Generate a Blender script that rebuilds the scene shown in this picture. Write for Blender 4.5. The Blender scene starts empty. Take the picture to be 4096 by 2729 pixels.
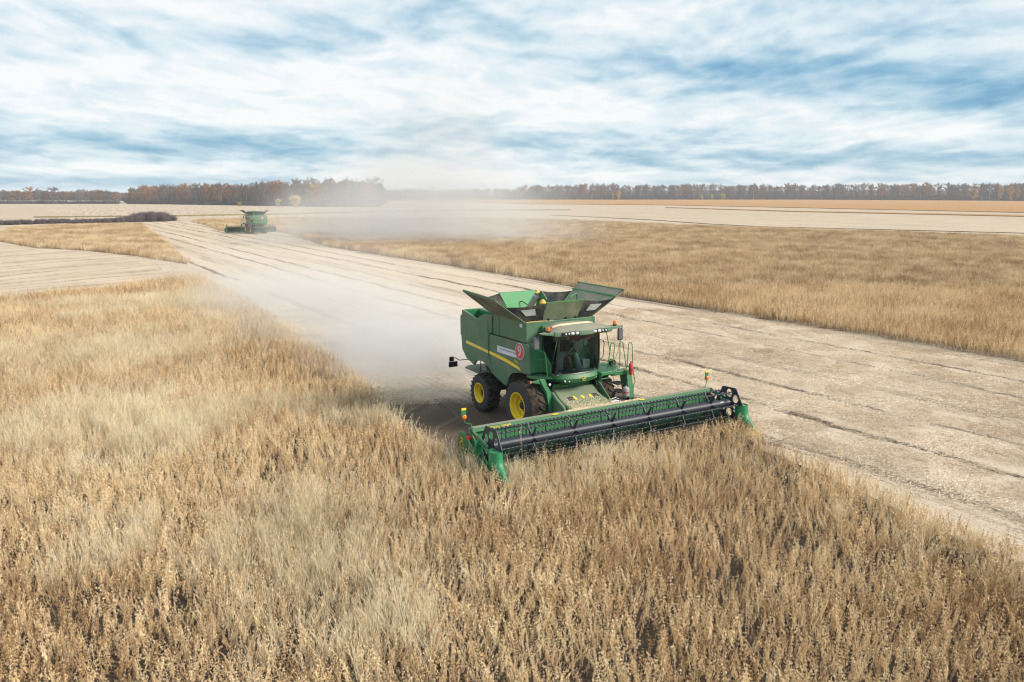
import bpy, bmesh, math, random
import numpy as np
from mathutils import Vector, Matrix

R = math.radians
sc = bpy.context.scene
COL = sc.collection

# ------------------------------------------------------------------ camera
cam_d = bpy.data.cameras.new('camera')
cam = bpy.data.objects.new('camera', cam_d)
COL.objects.link(cam)
cam_d.sensor_width = 36.0
cam_d.lens = 28.46
cam_d.clip_start = 0.1
cam_d.clip_end = 20000
cam.location = (0, 0, 8.85)
cam.rotation_euler = (R(90 - 10.36), 0, 0)
sc.camera = cam

# ------------------------------------------------------------------ render / view
sc.view_settings.view_transform = 'Standard'
sc.view_settings.look = 'None'
sc.view_settings.exposure = 0.40
sc.view_settings.gamma = 1.0
sc.cycles.use_denoising = True
sc.cycles.denoiser = 'OPENIMAGEDENOISE'
sc.cycles.denoising_prefilter = 'ACCURATE'
sc.cycles.max_bounces = 6
sc.cycles.diffuse_bounces = 3
sc.cycles.glossy_bounces = 2
sc.cycles.transmission_bounces = 4
sc.cycles.transparent_max_bounces = 12
sc.cycles.volume_bounces = 1
sc.cycles.volume_step_rate = 1.0
sc.cycles.volume_max_steps = 96
sc.cycles.sample_clamp_indirect = 4.0
sc.cycles.pixel_filter_type = 'BLACKMAN_HARRIS'
sc.cycles.filter_width = 1.15

# ------------------------------------------------------------------ sun + sky
SUN_AZ = 104.0      # compass bearing from +Y towards +X
SUN_EL = 34.0
sun_d = bpy.data.lights.new('sun', 'SUN')
sun_d.energy = 4.0
sun_d.angle = R(18)
sun_d.color = (1.0, 0.90, 0.78)
sun = bpy.data.objects.new('sun', sun_d)
COL.objects.link(sun)
sv = Vector((math.sin(R(SUN_AZ)) * math.cos(R(SUN_EL)), math.cos(R(SUN_AZ)) * math.cos(R(SUN_EL)), math.sin(R(SUN_EL))))
sun.rotation_euler = sv.to_track_quat('Z', 'Y').to_euler()


class NT:
    """small helper for writing node trees"""
    def __init__(s, tree):
        s.t = tree; s.n = tree.nodes; s.l = tree.links

    def put(s, sock, v):
        if v is None: return
        if isinstance(v, bpy.types.NodeSocket): s.l.new(v, sock)
        elif isinstance(v, (tuple, list)):
            n = len(sock.default_value)
            v = tuple(v)
            if n == 4 and len(v) == 3: v = v + (1.0,)
            sock.default_value = v
        else: sock.default_value = v

    def m(s, op, a, b=None, c=None, clamp=False):
        n = s.n.new('ShaderNodeMath'); n.operation = op; n.use_clamp = clamp
        s.put(n.inputs[0], a); s.put(n.inputs[1], b); s.put(n.inputs[2], c)
        return n.outputs[0]

    def v(s, op, a, b=None, sc=None):
        n = s.n.new('ShaderNodeVectorMath'); n.operation = op
        s.put(n.inputs[0], a); s.put(n.inputs[1], b)
        if sc is not None: s.put(n.inputs['Scale'], sc)
        return n.outputs['Value'] if op in ('DOT_PRODUCT', 'LENGTH', 'DISTANCE') else n.outputs['Vector']

    def sep(s, a):
        n = s.n.new('ShaderNodeSeparateXYZ'); s.put(n.inputs[0], a); return n.outputs

    def comb(s, x, y, z):
        n = s.n.new('ShaderNodeCombineXYZ')
        s.put(n.inputs[0], x); s.put(n.inputs[1], y); s.put(n.inputs[2], z)
        return n.outputs[0]

    def noise(s, vec, scale, detail=3, rough=0.55, dist=0.0):
        n = s.n.new('ShaderNodeTexNoise')
        s.put(n.inputs['Vector'], vec); s.put(n.inputs['Scale'], scale)
        s.put(n.inputs['Detail'], detail); s.put(n.inputs['Roughness'], rough)
        s.put(n.inputs['Distortion'], dist)
        return n.outputs['Fac']

    def ramp(s, f, stops):
        n = s.n.new('ShaderNodeValToRGB'); s.put(n.inputs[0], f)
        e = n.color_ramp.elements
        while len(e) < len(stops): e.new(0.5)
        for k, (p, c) in enumerate(stops):
            e[k].position = p
            e[k].color = tuple(c) + (1.0,) if len(c) == 3 else c
        return n.outputs[0]

    def sstep(s, x, a, b):
        n = s.n.new('ShaderNodeMapRange'); n.interpolation_type = 'SMOOTHSTEP'
        s.put(n.inputs[0], x); n.inputs[1].default_value = a; n.inputs[2].default_value = b
        n.inputs[3].default_value = 0; n.inputs[4].default_value = 1
        return n.outputs[0]

    def mix(s, f, a, b, mode='MIX'):
        n = s.n.new('ShaderNodeMix'); n.data_type = 'RGBA'; n.blend_type = mode
        s.put(n.inputs[0], f); s.put(n.inputs[6], a); s.put(n.inputs[7], b)
        return n.outputs[2]


world = bpy.data.worlds.new('World'); sc.world = world
world.use_nodes = True
W = NT(world.node_tree); W.n.clear()
wo = W.n.new('ShaderNodeOutputWorld')
sky = W.n.new('ShaderNodeTexSky'); sky.sky_type = 'NISHITA'
sky.sun_disc = False; sky.sun_elevation = R(SUN_EL); sky.sun_rotation = R(SUN_AZ)
sky.altitude = 200
bg1 = W.n.new('ShaderNodeBackground'); W.put(bg1.inputs[0], sky.outputs[0]); bg1.inputs[1].default_value = 0.13
tc = W.n.new('ShaderNodeTexCoord').outputs['Generated']
D = W.v('NORMALIZE', tc)
dx, dy, dz = W.sep(D)
zc = W.m('MAXIMUM', dz, 0.0)
den = W.m('ADD', zc, 0.11)
px = W.m('DIVIDE', dx, den); py = W.m('DIVIDE', dy, den)
az = W.m('ARCTAN2', dx, dy)
P = W.comb(W.m('DIVIDE', W.m('MULTIPLY', az, 2.6), W.m('ADD', zc, 0.35)), W.m('DIVIDE', 1.9, W.m('ADD', zc, 0.25)), 0.0)
warp = W.noise(P, 0.8, 2, 0.5)
P2 = W.v('ADD', P, W.comb(W.m('MULTIPLY', warp, 0.7), W.m('MULTIPLY', warp, 0.5), 0))
n1 = W.noise(P2, 0.95, 2, 0.5)                       # cloud decks
n2 = W.noise(P2, 1.9, 5, 0.52)                       # billows
n2u = W.noise(W.v('ADD', P2, (0.0, -0.13, 0.0)), 1.9, 5, 0.52)     # the same field a little higher up: lit tops, shaded undersides
n3 = W.noise(P2, 6.0, 5, 0.6)
n4 = W.noise(W.v('MULTIPLY', P2, (0.85, 1.0, 1.0)), 2.6, 4, 0.5)
bil = W.m('SUBTRACT', 1.0, W.m('ABSOLUTE', W.m('SUBTRACT', W.m('MULTIPLY', n4, 2.0), 1.0)))
n4u = W.noise(W.v('ADD', W.v('MULTIPLY', P2, (0.85, 1.0, 1.0)), (0.0, -0.07, 0.0)), 2.6, 4, 0.5)
bilu = W.m('SUBTRACT', 1.0, W.m('ABSOLUTE', W.m('SUBTRACT', W.m('MULTIPLY', n4u, 2.0), 1.0)))
az = W.m('ARCTAN2', dx, dy)                          # radians, 0 = +Y, right positive
el = W.m('ARCSINE', dz)
# broad masses of bright and grey cloud at real sky directions: (azimuth, elevation, half-widths, amount) in degrees
MASSES = [(-25, 6.8, 15, 2.0, 0.26), (-27, 11.2, 14, 2.0, 0.16), (3.4, 6.0, 8, 1.0, 0.34), (-9, 7.3, 8, 1.4, 0.22), (-14.7, 8.8, 3.2, 0.8, -0.22),
          (-8, 10.2, 7, 1.2, -0.10), (19.6, 7.4, 10, 1.9, -0.42), (31, 5.6, 6, 1.5, -0.40), (25, 10.8, 10, 1.5, -0.16), (33, 12.2, 5, 1.0, 0.20), (12, 11.5, 7, 1.2, 0.06),
          (18, 4.9, 7, 0.8, 0.26), (27, 4.0, 6, 0.7, 0.28), (23, 2.3, 14, 0.8, -0.32), (-29, 3.0, 12, 0.9, -0.30), (-17, 2.9, 8, 0.8, -0.26),
          (-26.5, 1.5, 4.5, 0.40, 0.42), (-29, 0.5, 9, 0.6, -0.50), (-9.3, 1.0, 4, 0.45, 0.42), (-2.6, 1.0, 2.5, 0.5, 0.42), (6.2, 1.2, 6, 0.4, 0.26),
          (0.5, 3.6, 10, 0.8, -0.20), (-18, 5.2, 10, 0.7, 0.10), (0, 60, 90, 30, 0.05)]
acc = None
for a0, e0, wa, we, amt in MASSES:
    u = W.m('DIVIDE', W.m('SUBTRACT', az, R(a0)), R(wa))
    w = W.m('DIVIDE', W.m('SUBTRACT', el, R(e0)), R(we))
    q = W.m('ADD', W.m('MULTIPLY', u, u), W.m('MULTIPLY', w, w))
    g = W.m('MULTIPLY', W.m('EXPONENT', W.m('MULTIPLY', q, -1.0)), amt)
    acc = g if acc is None else W.m('ADD', acc, g)
f = W.m('ADD', W.m('MULTIPLY', W.m('SUBTRACT', n1, 0.5), 0.65), W.m('MULTIPLY', W.m('SUBTRACT', n2, 0.5), 0.55))
f = W.m('ADD', f, W.m('MULTIPLY', W.m('SUBTRACT', n2, n2u), 0.75))
f = W.m('ADD', f, W.m('MULTIPLY', W.m('SUBTRACT', n3, 0.5), 0.22))
f = W.m('ADD', f, W.m('MULTIPLY', W.m('SUBTRACT', bil, 0.80), 0.30))
f = W.m('ADD', f, W.m('MULTIPLY', W.m('SUBTRACT', bil, bilu), 0.22))
f = W.m('ADD', W.m('ADD', f, acc), 0.685, clamp=True)
cloud = W.ramp(f, [(0.0, (0.085, 0.30, 0.52)), (0.22, (0.22, 0.45, 0.64)), (0.46, (0.44, 0.63, 0.76)), (0.68, (0.70, 0.82, 0.885)), (0.97, (0.94, 0.96, 0.97))])
low = W.sstep(dz, -0.06, 0.0)
cloud = W.mix(low, (0.28, 0.24, 0.19), cloud)
bg2 = W.n.new('ShaderNodeBackground'); W.put(bg2.inputs[0], cloud); bg2.inputs[1].default_value = 0.77
mixs = W.n.new('ShaderNodeMixShader')
cover = W.m('ADD', W.m('MULTIPLY', f, 0.12), 0.86, clamp=True)
W.put(mixs.inputs[0], cover)
W.l.new(bg1.outputs[0], mixs.inputs[1]); W.l.new(bg2.outputs[0], mixs.inputs[2])
W.l.new(mixs.outputs[0], wo.inputs[0])


# ------------------------------------------------------------------ materials
def new_mat(name):
    m = bpy.data.materials.new(name); m.use_nodes = True
    n = NT(m.node_tree); n.n.clear()
    out = n.n.new('ShaderNodeOutputMaterial')
    return m, n, out


def bsdf(n, out, color, rough=0.6, metal=0.0, spec=0.5, normal=None, coat=0.0):
    b = n.n.new('ShaderNodeBsdfPrincipled')
    n.put(b.inputs['Base Color'], color); n.put(b.inputs['Roughness'], rough)
    n.put(b.inputs['Metallic'], metal); n.put(b.inputs['Specular IOR Level'], spec)
    n.put(b.inputs['Coat Weight'], coat)
    if normal is not None: n.put(b.inputs['Normal'], normal)
    n.l.new(b.outputs[0], out.inputs[0])
    return b


def bump(n, h, strength, dist=0.02):
    b = n.n.new('ShaderNodeBump'); n.put(b.inputs['Height'], h)
    b.inputs['Strength'].default_value = strength; b.inputs['Distance'].default_value = dist
    return b.outputs[0]


def obj_co(n): return n.n.new('ShaderNodeTexCoord').outputs['Object']
def pos(n): return n.n.new('ShaderNodeNewGeometry').outputs['Position']


DUST = (0.235, 0.225, 0.175)


def painted(name, col, dust=0.15, up=0.5, rough=0.38, streak=True):
    """paint with dust: settles on upward faces and in cloudy patches"""
    m, n, out = new_mat(name)
    co = obj_co(n)
    g = n.n.new('ShaderNodeNewGeometry')
    nz = n.sep(g.outputs['Normal'])[2]
    up_f = n.m('MULTIPLY', n.sstep(nz, 0.25, 0.95), up)
    a = n.noise(co, 1.3, 4, 0.6); b = n.noise(n.v('MULTIPLY', co, (6, 6, 1.2)), 2.2, 4, 0.65)
    pat = n.m('MULTIPLY', n.sstep(a, 0.3, 0.75), n.m('ADD', n.m('MULTIPLY', b, 0.9), 0.45))
    d = n.m('ADD', n.m('MULTIPLY', pat, dust * 1.5), n.m('MULTIPLY', up_f, n.m('ADD', b, 0.3)), clamp=True)
    d = n.m('ADD', d, dust * 0.4, clamp=True)
    c = n.mix(d, col, DUST)
    r = n.m('ADD', rough, n.m('MULTIPLY', d, 0.55), clamp=True)
    bsdf(n, out, c, r)
    return m


def plain(name, col, rough=0.6, metal=0.0, var=0.15, scale=6.0):
    m, n, out = new_mat(name)
    k = n.noise(obj_co(n), scale, 4, 0.6)
    dark = tuple(x * (1 - var) for x in col); lite = tuple(min(1, x * (1 + var)) for x in col)
    bsdf(n, out, n.mix(k, dark, lite), rough, metal)
    return m


GREEN = (0.006, 0.165, 0.055)
GREEN2 = (0.007, 0.125, 0.032)
M = {}
M['green'] = painted('green_paint', GREEN, 0.10, 0.32, 0.33)
M['green_side'] = painted('green_paint_dusty_side', (0.010, 0.125, 0.058), 0.30, 0.4, 0.40)
M['green_tank'] = painted('green_paint_panels', (0.012, 0.13, 0.055), 0.22, 0.4, 0.42)
M['green_lift'] = painted('green_paint_header', GREEN2, 0.04, 0.30, 0.42)
M['green_rail'] = painted('green_rail', (0.02, 0.19, 0.035), 0.05, 0.2, 0.4)
M['green_roof'] = painted('green_cab_roof', (0.03, 0.16, 0.07), 0.35, 0.75, 0.5)
M['green_poly'] = painted('green_divider_plastic', (0.010, 0.20, 0.075), 0.03, 0.15, 0.4)
M['green_feeder'] = painted('green_dusty_feeder', (0.018, 0.15, 0.045), 0.25, 0.55, 0.5)
M['dusty_panel'] = painted('dusty_panel', (0.035, 0.10, 0.045), 0.62, 0.35, 0.6)
M['grey_inside'] = painted('grey_dusted_inside', (0.16, 0.165, 0.15), 0.35, 0.3, 0.7)
M['black'] = plain('black_steel', (0.012, 0.014, 0.018), 0.38)
M['reel'] = plain('dark_reel_paint', (0.016, 0.022, 0.036), 0.5)
M['dark'] = plain('dark_chassis', (0.018, 0.022, 0.02), 0.75)
M['steel'] = plain('worn_steel', (0.26, 0.27, 0.28), 0.45, 0.5)
M['yellow'] = plain('yellow_rim_paint', (0.78, 0.55, 0.012), 0.42, 0, 0.12)
M['yellow_mark'] = plain('yellow_mark', (0.80, 0.60, 0.03), 0.5)
M['gold'] = plain('gold_stripe', (0.72, 0.55, 0.10), 0.55, 0, 0.3, 5)
M['orange'] = plain('orange_lens', (0.85, 0.17, 0.01), 0.2)
M['red'] = plain('red_paint', (0.50, 0.035, 0.03), 0.4)
M['red_sign'] = plain('red_sign_paint', (0.55, 0.07, 0.08), 0.5)
M['white'] = plain('white_vinyl', (0.62, 0.64, 0.72), 0.5, 0, 0.06)
M['lamp'] = plain('lamp_glass', (0.60, 0.62, 0.66), 0.12)
M['mirror'] = plain('grey_mirror_shell', (0.10, 0.10, 0.115), 0.55)
M['maroon'] = plain('maroon_blind', (0.13, 0.02, 0.03), 0.8)
M['seat'] = plain('dark_seat', (0.03, 0.035, 0.035), 0.8)
M['inside'] = plain('grey_cab_trim', (0.10, 0.14, 0.14), 0.7)
M['navy'] = plain('navy_print', (0.05, 0.09, 0.20), 0.5)
M['soy'] = plain('soybean_grain', (0.70, 0.42, 0.10), 0.7, 0, 0.3, 40)
M['chaff'] = plain('cream_chaff', (0.68, 0.56, 0.36), 0.95, 0, 0.2, 25)
M['skin'] = plain('skin', (0.42, 0.25, 0.17), 0.6)
M['camo'] = plain('camouflage_cloth', (0.07, 0.07, 0.035), 0.9, 0, 0.7, 14)
M['cloth'] = plain('dark_jacket', (0.02, 0.022, 0.028), 0.9)
M['jug'] = plain('dirty_white_plastic', (0.36, 0.33, 0.33), 0.5, 0, 0.3)
M['grip'] = plain('black_grip_patch', (0.03, 0.03, 0.032), 0.95)


def m_mesh_grating():
    m, n, out = new_mat('green_tread_grating')
    co = obj_co(n); x, y, z = n.sep(co)
    a = n.m('SINE', n.m('MULTIPLY', n.m('ADD', x, y), 95)); b = n.m('SINE', n.m('MULTIPLY', n.m('SUBTRACT', x, y), 95))
    k = n.sstep(n.m('MULTIPLY', a, b), -0.1, 0.5)
    bsdf(n, out, n.mix(k, (0.05, 0.17, 0.08), (0.012, 0.05, 0.02)), 0.6)
    return m
M['grating'] = m_mesh_grating()


def m_tarp():
    m, n, out = new_mat('black_tarpaulin')
    co = obj_co(n)
    a = n.noise(co, 2.0, 4, 0.6); b = n.noise(n.v('MULTIPLY', co, (1, 1, 5)), 3, 3)
    c = n.mix(n.sstep(a, 0.4, 0.8), (0.016, 0.018, 0.022), (0.12, 0.105, 0.08))
    bsdf(n, out, c, 0.8, 0, 0.3, bump(n, b, 0.6, 0.05))
    return m
M['tarp'] = m_tarp()


def m_rubber(name, mud):
    m, n, out = new_mat(name)
    co = obj_co(n)
    a = n.noise(co, 5.0, 6, 0.7); b = n.noise(co, 22.0, 4, 0.7)
    k = n.m('MULTIPLY', n.sstep(a, 0.40, 0.62), mud)
    c = n.mix(k, (0.014, 0.014, 0.015), (0.070, 0.052, 0.036))
    c = n.mix(n.m('MULTIPLY', n.sstep(b, 0.60, 0.70), mud), c, (0.20, 0.14, 0.09))
    bsdf(n, out, c, 0.9, 0, 0.25, bump(n, b, 0.8, 0.03))
    return m
M['rubber'] = m_rubber('muddy_rubber', 0.95)
M['sidewall'] = m_rubber('dusty_sidewall', 0.0)
_n = M['sidewall'].node_tree.nodes
for q in _n:
    if q.type == 'BSDF_PRINCIPLED':
        for l in list(M['sidewall'].node_tree.links):
            if l.to_socket == q.inputs['Base Color']: M['sidewall'].node_tree.links.remove(l)
        q.inputs['Base Color'].default_value = (0.050, 0.051, 0.055, 1)


def m_glass():
    m, n, out = new_mat('tinted_cab_glass')
    t = n.n.new('ShaderNodeBsdfTransparent'); n.put(t.inputs[0], (0.74, 0.86, 0.83))
    g = n.n.new('ShaderNodeBsdfGlossy'); n.put(g.inputs[0], (0.65, 0.85, 0.85)); n.put(g.inputs['Roughness'], 0.04)
    fr = n.n.new('ShaderNodeFresnel'); fr.inputs[0].default_value = 1.28
    mx = n.n.new('ShaderNodeMixShader'); n.put(mx.inputs[0], n.m('ADD', fr.outputs[0], 0.02, clamp=True))
    n.l.new(t.outputs[0], mx.inputs[1]); n.l.new(g.outputs[0], mx.inputs[2]); n.l.new(mx.outputs[0], out.inputs[0])
    return m
M['glass'] = m_glass()


# ------------------------------------------------------------------ mesh builder
class MB:
    def __init__(s): s.V = []; s.F = []

    def add(s, vs, fs):
        o = len(s.V); s.V += [tuple(v) for v in vs]; s.F += [tuple(i + o for i in f) for f in fs]; return s

    def box(s, c, d, rot=None):
        x, y, z = [k / 2 for k in d]
        vs = [Vector(p) for p in ((-x, -y, -z), (x, -y, -z), (x, y, -z), (-x, y, -z), (-x, -y, z), (x, -y, z), (x, y, z), (-x, y, z))]
        if rot is not None: vs = [rot @ v for v in vs]
        c = Vector(c)
        return s.add([v + c for v in vs], [(0, 3, 2, 1), (4, 5, 6, 7), (0, 1, 5, 4), (1, 2, 6, 5), (2, 3, 7, 6), (3, 0, 4, 7)])

    def prism(s, poly, a, b, axis='Y'):
        """2D polygon (x,z) for axis Y, (x,y) for axis Z, (y,z) for axis X, extruded from a to b"""
        def P(p, t): return {'Y': (p[0], t, p[1]), 'Z': (p[0], p[1], t), 'X': (t, p[0], p[1])}[axis]
        n = len(poly)
        vs = [P(p, a) for p in poly] + [P(p, b) for p in poly]
        fs = [tuple(range(n)), tuple(range(2 * n - 1, n - 1, -1))] + [(i, (i + 1) % n, n + (i + 1) % n, n + i) for i in range(n)]
        return s.add(vs, fs)

    def slab(s, pts, t):
        """planar-ish polygon in 3D given thickness t along its normal"""
        P = [Vector(p) for p in pts]
        nr = (P[1] - P[0]).cross(P[2] - P[0]).normalized() * t
        n = len(P)
        fs = [tuple(range(n)), tuple(range(2 * n - 1, n - 1, -1))] + [(i, (i + 1) % n, n + (i + 1) % n, n + i) for i in range(n)]
        return s.add(P + [p + nr for p in P], fs)

    def tube(s, path, r, n=8, r1=None, cap=True):
        P = [Vector(p) for p in path]; k = len(P)
        up = Vector((0, 0, 1)); vs = []
        for i, p in enumerate(P):
            t = (P[min(i + 1, k - 1)] - P[max(i - 1, 0)]).normalized()
            u = up if abs(t.z) < 0.9 else Vector((1, 0, 0))
            a = t.cross(u).normalized(); b = t.cross(a).normalized()
            rr = r if r1 is None else r + (r1 - r) * i / (k - 1)
            for j in range(n):
                an = 2 * math.pi * j / n
                vs.append(p + a * math.cos(an) * rr + b * math.sin(an) * rr)
        fs = []
        for i in range(k - 1):
            for j in range(n):
                j2 = (j + 1) % n
                fs.append((i * n + j, i * n + j2, (i + 1) * n + j2, (i + 1) * n + j))
        if cap: fs += [tuple(range(n - 1, -1, -1)), tuple(range((k - 1) * n, k * n))]
        return s.add(vs, fs)

    def lathe(s, prof, c, axis='Y', n=40, cap=True):
        """profile of (radius, offset along the axis)"""
        c = Vector(c); vs = []
        for (r, h) in prof:
            for j in range(n):
                a = 2 * math.pi * j / n; x, z = r * math.cos(a), r * math.sin(a)
                vs.append(c + Vector({'Y': (x, h, z), 'Z': (x, z, h), 'X': (h, x, z)}[axis]))
        k = len(prof); fs = []
        for i in range(k - 1):
            for j in range(n):
                j2 = (j + 1) % n
                fs.append((i * n + j, i * n + j2, (i + 1) * n + j2, (i + 1) * n + j))
        if cap and prof[0][0] > 1e-4: fs.append(tuple(range(n - 1, -1, -1)))
        if cap and prof[-1][0] > 1e-4: fs.append(tuple(range((k - 1) * n, k * n)))
        return s.add(vs, fs)

    def loft(s, rings, close=True, cap=True):
        n = len(rings[0]); vs = [v for r in rings for v in r]; fs = []
        for i in range(len(rings) - 1):
            for j in range(n if close else n - 1):
                j2 = (j + 1) % n
                fs.append((i * n + j, i * n + j2, (i + 1) * n + j2, (i + 1) * n + j))
        if cap and close: fs += [tuple(range(n - 1, -1, -1)), tuple(range((len(rings) - 1) * n, len(rings) * n))]
        return s.add(vs, fs)

    def obj(s, name, mat, parent=None, bevel=0.0, smooth=35, recalc=True):
        me = bpy.data.meshes.new(name)
        me.from_pydata(s.V, [], s.F)
        if recalc:
            bm = bmesh.new(); bm.from_mesh(me)
            bmesh.ops.remove_doubles(bm, verts=bm.verts, dist=1e-5)
            bmesh.ops.recalc_face_normals(bm, faces=bm.faces)
            bm.to_mesh(me); bm.free()
        if smooth:
            me.polygons.foreach_set('use_smooth', [True] * len(me.polygons))
            me.set_sharp_from_angle(angle=R(smooth))
        me.update()
        o = bpy.data.objects.new(name, me); COL.objects.link(o)
        if isinstance(mat, (list, tuple)):
            for q in mat: me.materials.append(q)
        else: me.materials.append(mat)
        if parent is not None: o.parent = parent
        if bevel > 0:
            b = o.modifiers.new('bevel', 'BEVEL'); b.width = bevel; b.segments = 2; b.limit_method = 'ANGLE'; b.angle_limit = R(40)
        return o


def thing(name, label, cat, loc=(0, 0, 0), rz=0.0, group=None):
    o = bpy.data.objects.new(name, None); COL.objects.link(o)
    o.empty_display_size = 0.2
    o.location = loc; o.rotation_euler = (0, 0, rz)
    o['label'] = label; o['category'] = cat
    if group: o['group'] = group
    return o


def tag(o, label, cat, group=None, kind=None):
    o['label'] = label; o['category'] = cat
    if group: o['group'] = group
    if kind: o['kind'] = kind
    return o


def lettering(name, text, size, mat, parent, mtx, extrude=0.003, align='CENTER', xscale=1.0):
    cu = bpy.data.curves.new(name, 'FONT'); cu.body = text; cu.size = size; cu.extrude = extrude
    cu.align_x = align; cu.align_y = 'CENTER'
    tmp = bpy.data.objects.new('tmp_text', cu); COL.objects.link(tmp)
    dg = bpy.context.evaluated_depsgraph_get(); dg.update()
    me = bpy.data.meshes.new_from_object(tmp.evaluated_get(dg))
    bpy.data.objects.remove(tmp)
    me.transform(mtx @ Matrix.Diagonal((xscale, 1, 1, 1)))
    me.name = name; me.materials.clear(); me.materials.append(mat)
    o = bpy.data.objects.new(name, me); COL.objects.link(o); o.parent = parent
    return o


def plane_mtx(origin, xdir, ydir):
    x = Vector(xdir).normalized(); y = Vector(ydir).normalized(); z = x.cross(y)
    m = Matrix((x, y, z)).transposed().to_4x4(); m.translation = Vector(origin)
    return m


# ================================================================== THE COMBINE
HEAD = R(-58.6)
ORG = Vector((1.863, 30.312, 0.0))
G_C = 'green combine harvesters working in the field'
C = thing('combine_harvester', 'large green combine harvester marked 9 cutting the standing crop, grain tank covers open', 'combine harvester', ORG, HEAD, G_C)


def arc_pts(cx, cz, r, a0, a1, n):
    return [(cx + r * math.cos(R(a0 + (a1 - a0) * i / n)), cz + r * math.sin(R(a0 + (a1 - a0) * i / n))) for i in range(n + 1)]


# ---- body shell
core = MB()
core.box((-2.0, 0, 1.55), (4.6, 1.7, 0.9))
core.box((-3.55, 0.35, 2.9), (2.25, 2.3, 1.75))
core.box((-1.15, 0, 2.75), (2.3, 2.9, 1.1))
core.box((-3.35, 0, 0.95), (0.3, 2.6, 0.3))
core.box((0.0, 0, 1.05), (0.55, 2.6, 0.5))
core.obj('chassis', M['dark'], C, 0.03)

side_f = [(0.34, 2.23), (-0.11, 2.21), (-0.51, 2.20), (-0.80, 2.13), (-0.98, 2.02), (-1.10, 1.86), (-1.18, 1.68), (-1.24, 1.53), (-1.36, 1.47),
          (-1.8, 1.58), (-2.28, 1.74), (-2.42, 2.0), (-2.54, 2.4), (-2.60, 2.9), (-2.61, 3.33), (0.15, 3.36), (0.27, 3.30)]
side_r = [(-4.93, 4.04), (-4.35, 3.95), (-3.80, 3.82), (-3.66, 3.82), (-3.35, 3.98), (-3.0, 4.07), (-2.44, 4.10), (-2.44, 3.40), (-2.66, 3.34), (-2.65, 2.9), (-2.60, 2.4),
          (-2.50, 2.05), (-2.36, 1.75), (-2.45, 1.77), (-2.61, 1.92), (-2.92, 2.05), (-3.2, 2.12), (-3.5, 2.10), (-3.75, 2.04), (-3.88, 1.93), (-3.92, 1.84), (-4.57, 2.02), (-4.95, 2.36), (-5.02, 2.92),
          (-5.09, 2.97), (-5.10, 3.76), (-4.97, 3.83)]
for s in (-1, 1):
    a = MB().prism(side_f, s * 1.55, s * 1.65).obj('side_panel', M['green_side'], C, 0.025)
    b = MB().prism(side_r, s * 1.53, s * 1.64).obj('rear_side_panel', M['green_side'], C, 0.025)
    # raised door skin on the rear panel
    MB().prism([(-4.68, 3.9), (-4.70, 3.22), (-4.55, 2.55), (-4.45, 2.50), (-3.87, 2.455), (-2.66, 2.38), (-2.70, 3.3), (-2.72, 3.9), (-3.3, 3.86), (-3.73, 3.72)], s * 1.640, s * 1.662).obj('service_door', M['green_side'], b, 0.01)
    if s < 0: PANEL_F, PANEL_R = a, b
# lower crease of the front side panel: a darker sculpted step
for s in (-1, 1):
    MB().prism([(-2.5, 2.30), (-1.3, 2.36), (-0.25, 2.22), (-0.8, 2.10), (-1.0, 1.98), (-1.13, 1.80), (-1.22, 1.58), (-1.36, 1.50), (-2.25, 1.76), (-2.40, 2.02)], s * 1.650, s * 1.668).obj('lower_side_skin', M['green_side'], C, 0.012)
# yellow stripe, in two pieces with the door gap between
MB().prism([(-4.52, 2.80), (-4.52, 2.67), (-2.66, 2.555), (-2.66, 2.665)], -1.666, -1.670).obj('stripe', M['gold'], PANEL_R)
MB().prism([(-2.59, 2.665), (-2.59, 2.55), (-1.30, 2.435), (-0.22, 2.29), (-0.36, 2.41), (-0.9, 2.515), (-1.6, 2.595)], -1.652, -1.657).obj('stripe', M['yellow_mark'], PANEL_F)
# ---- signs on the right side
sg = MB().box((-1.26, -1.655, 2.86), (1.42, 0.012, 0.255)).obj('company_sign', M['white'], C)
sg['label'] = 'pale blue rectangular company sign'
SX = plane_mtx((-1.12, -1.664, 2.885), (1, 0, 0), (0, 0, 1))
lettering('lettering', 'АГРОПРОМКОМПЛЕКТАЦИЯ', 0.082, M['navy'], sg, SX, 0.001, xscale=1.0)
sw = MB()
ring = []
for k in range(20):
    a = 2 * math.pi * k / 20
    ring.append((-1.74 + 0.055 * math.cos(a) + 0.0 * math.sin(a), 2.865 + 0.10 * math.sin(a)))
sw.prism(ring, -1.662, -1.664)
sw.obj('logo', plain('pale_blue_emblem', (0.16, 0.32, 0.45), 0.5), sg)
MB().prism([(x * 0.55 - 0.775, z * 0.86 + 0.40) for x, z in ring], -1.664, -1.666).obj('logo', M['white'], sg)


def disc(c, r, y0, y1, n=40):
    return MB().prism([(c[0] + r * math.cos(2 * math.pi * k / n), c[1] + r * math.sin(2 * math.pi * k / n)) for k in range(n)], y0, y1)
ns = disc((-0.31, 3.02), 0.315, -1.652, -1.662).obj('number_sign', M['white'], C)
ns['label'] = 'round red sign with a white 9'
disc((-0.31, 3.02), 0.295, -1.662, -1.665).obj('sign_face', M['red_sign'], ns)
lettering('lettering', '9', 0.56, M['white'], ns, plane_mtx((-0.31, -1.669, 3.02), (1, 0, 0), (0, 0, 1)), 0.002)
for dxx in (-0.012, 0.012):
    lettering('lettering', '9', 0.56, M['white'], ns, plane_mtx((-0.31 + dxx, -1.6695 - abs(dxx) * 0.03, 3.02), (1, 0, 0), (0, 0, 1)), 0.002)
lettering('model_lettering', 'S780i', 0.13, M['yellow_mark'], PANEL_F, plane_mtx((-0.56, -1.657, 2.58), (1, 0, -0.16), (0.0, 0, 1)), 0.002)

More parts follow.
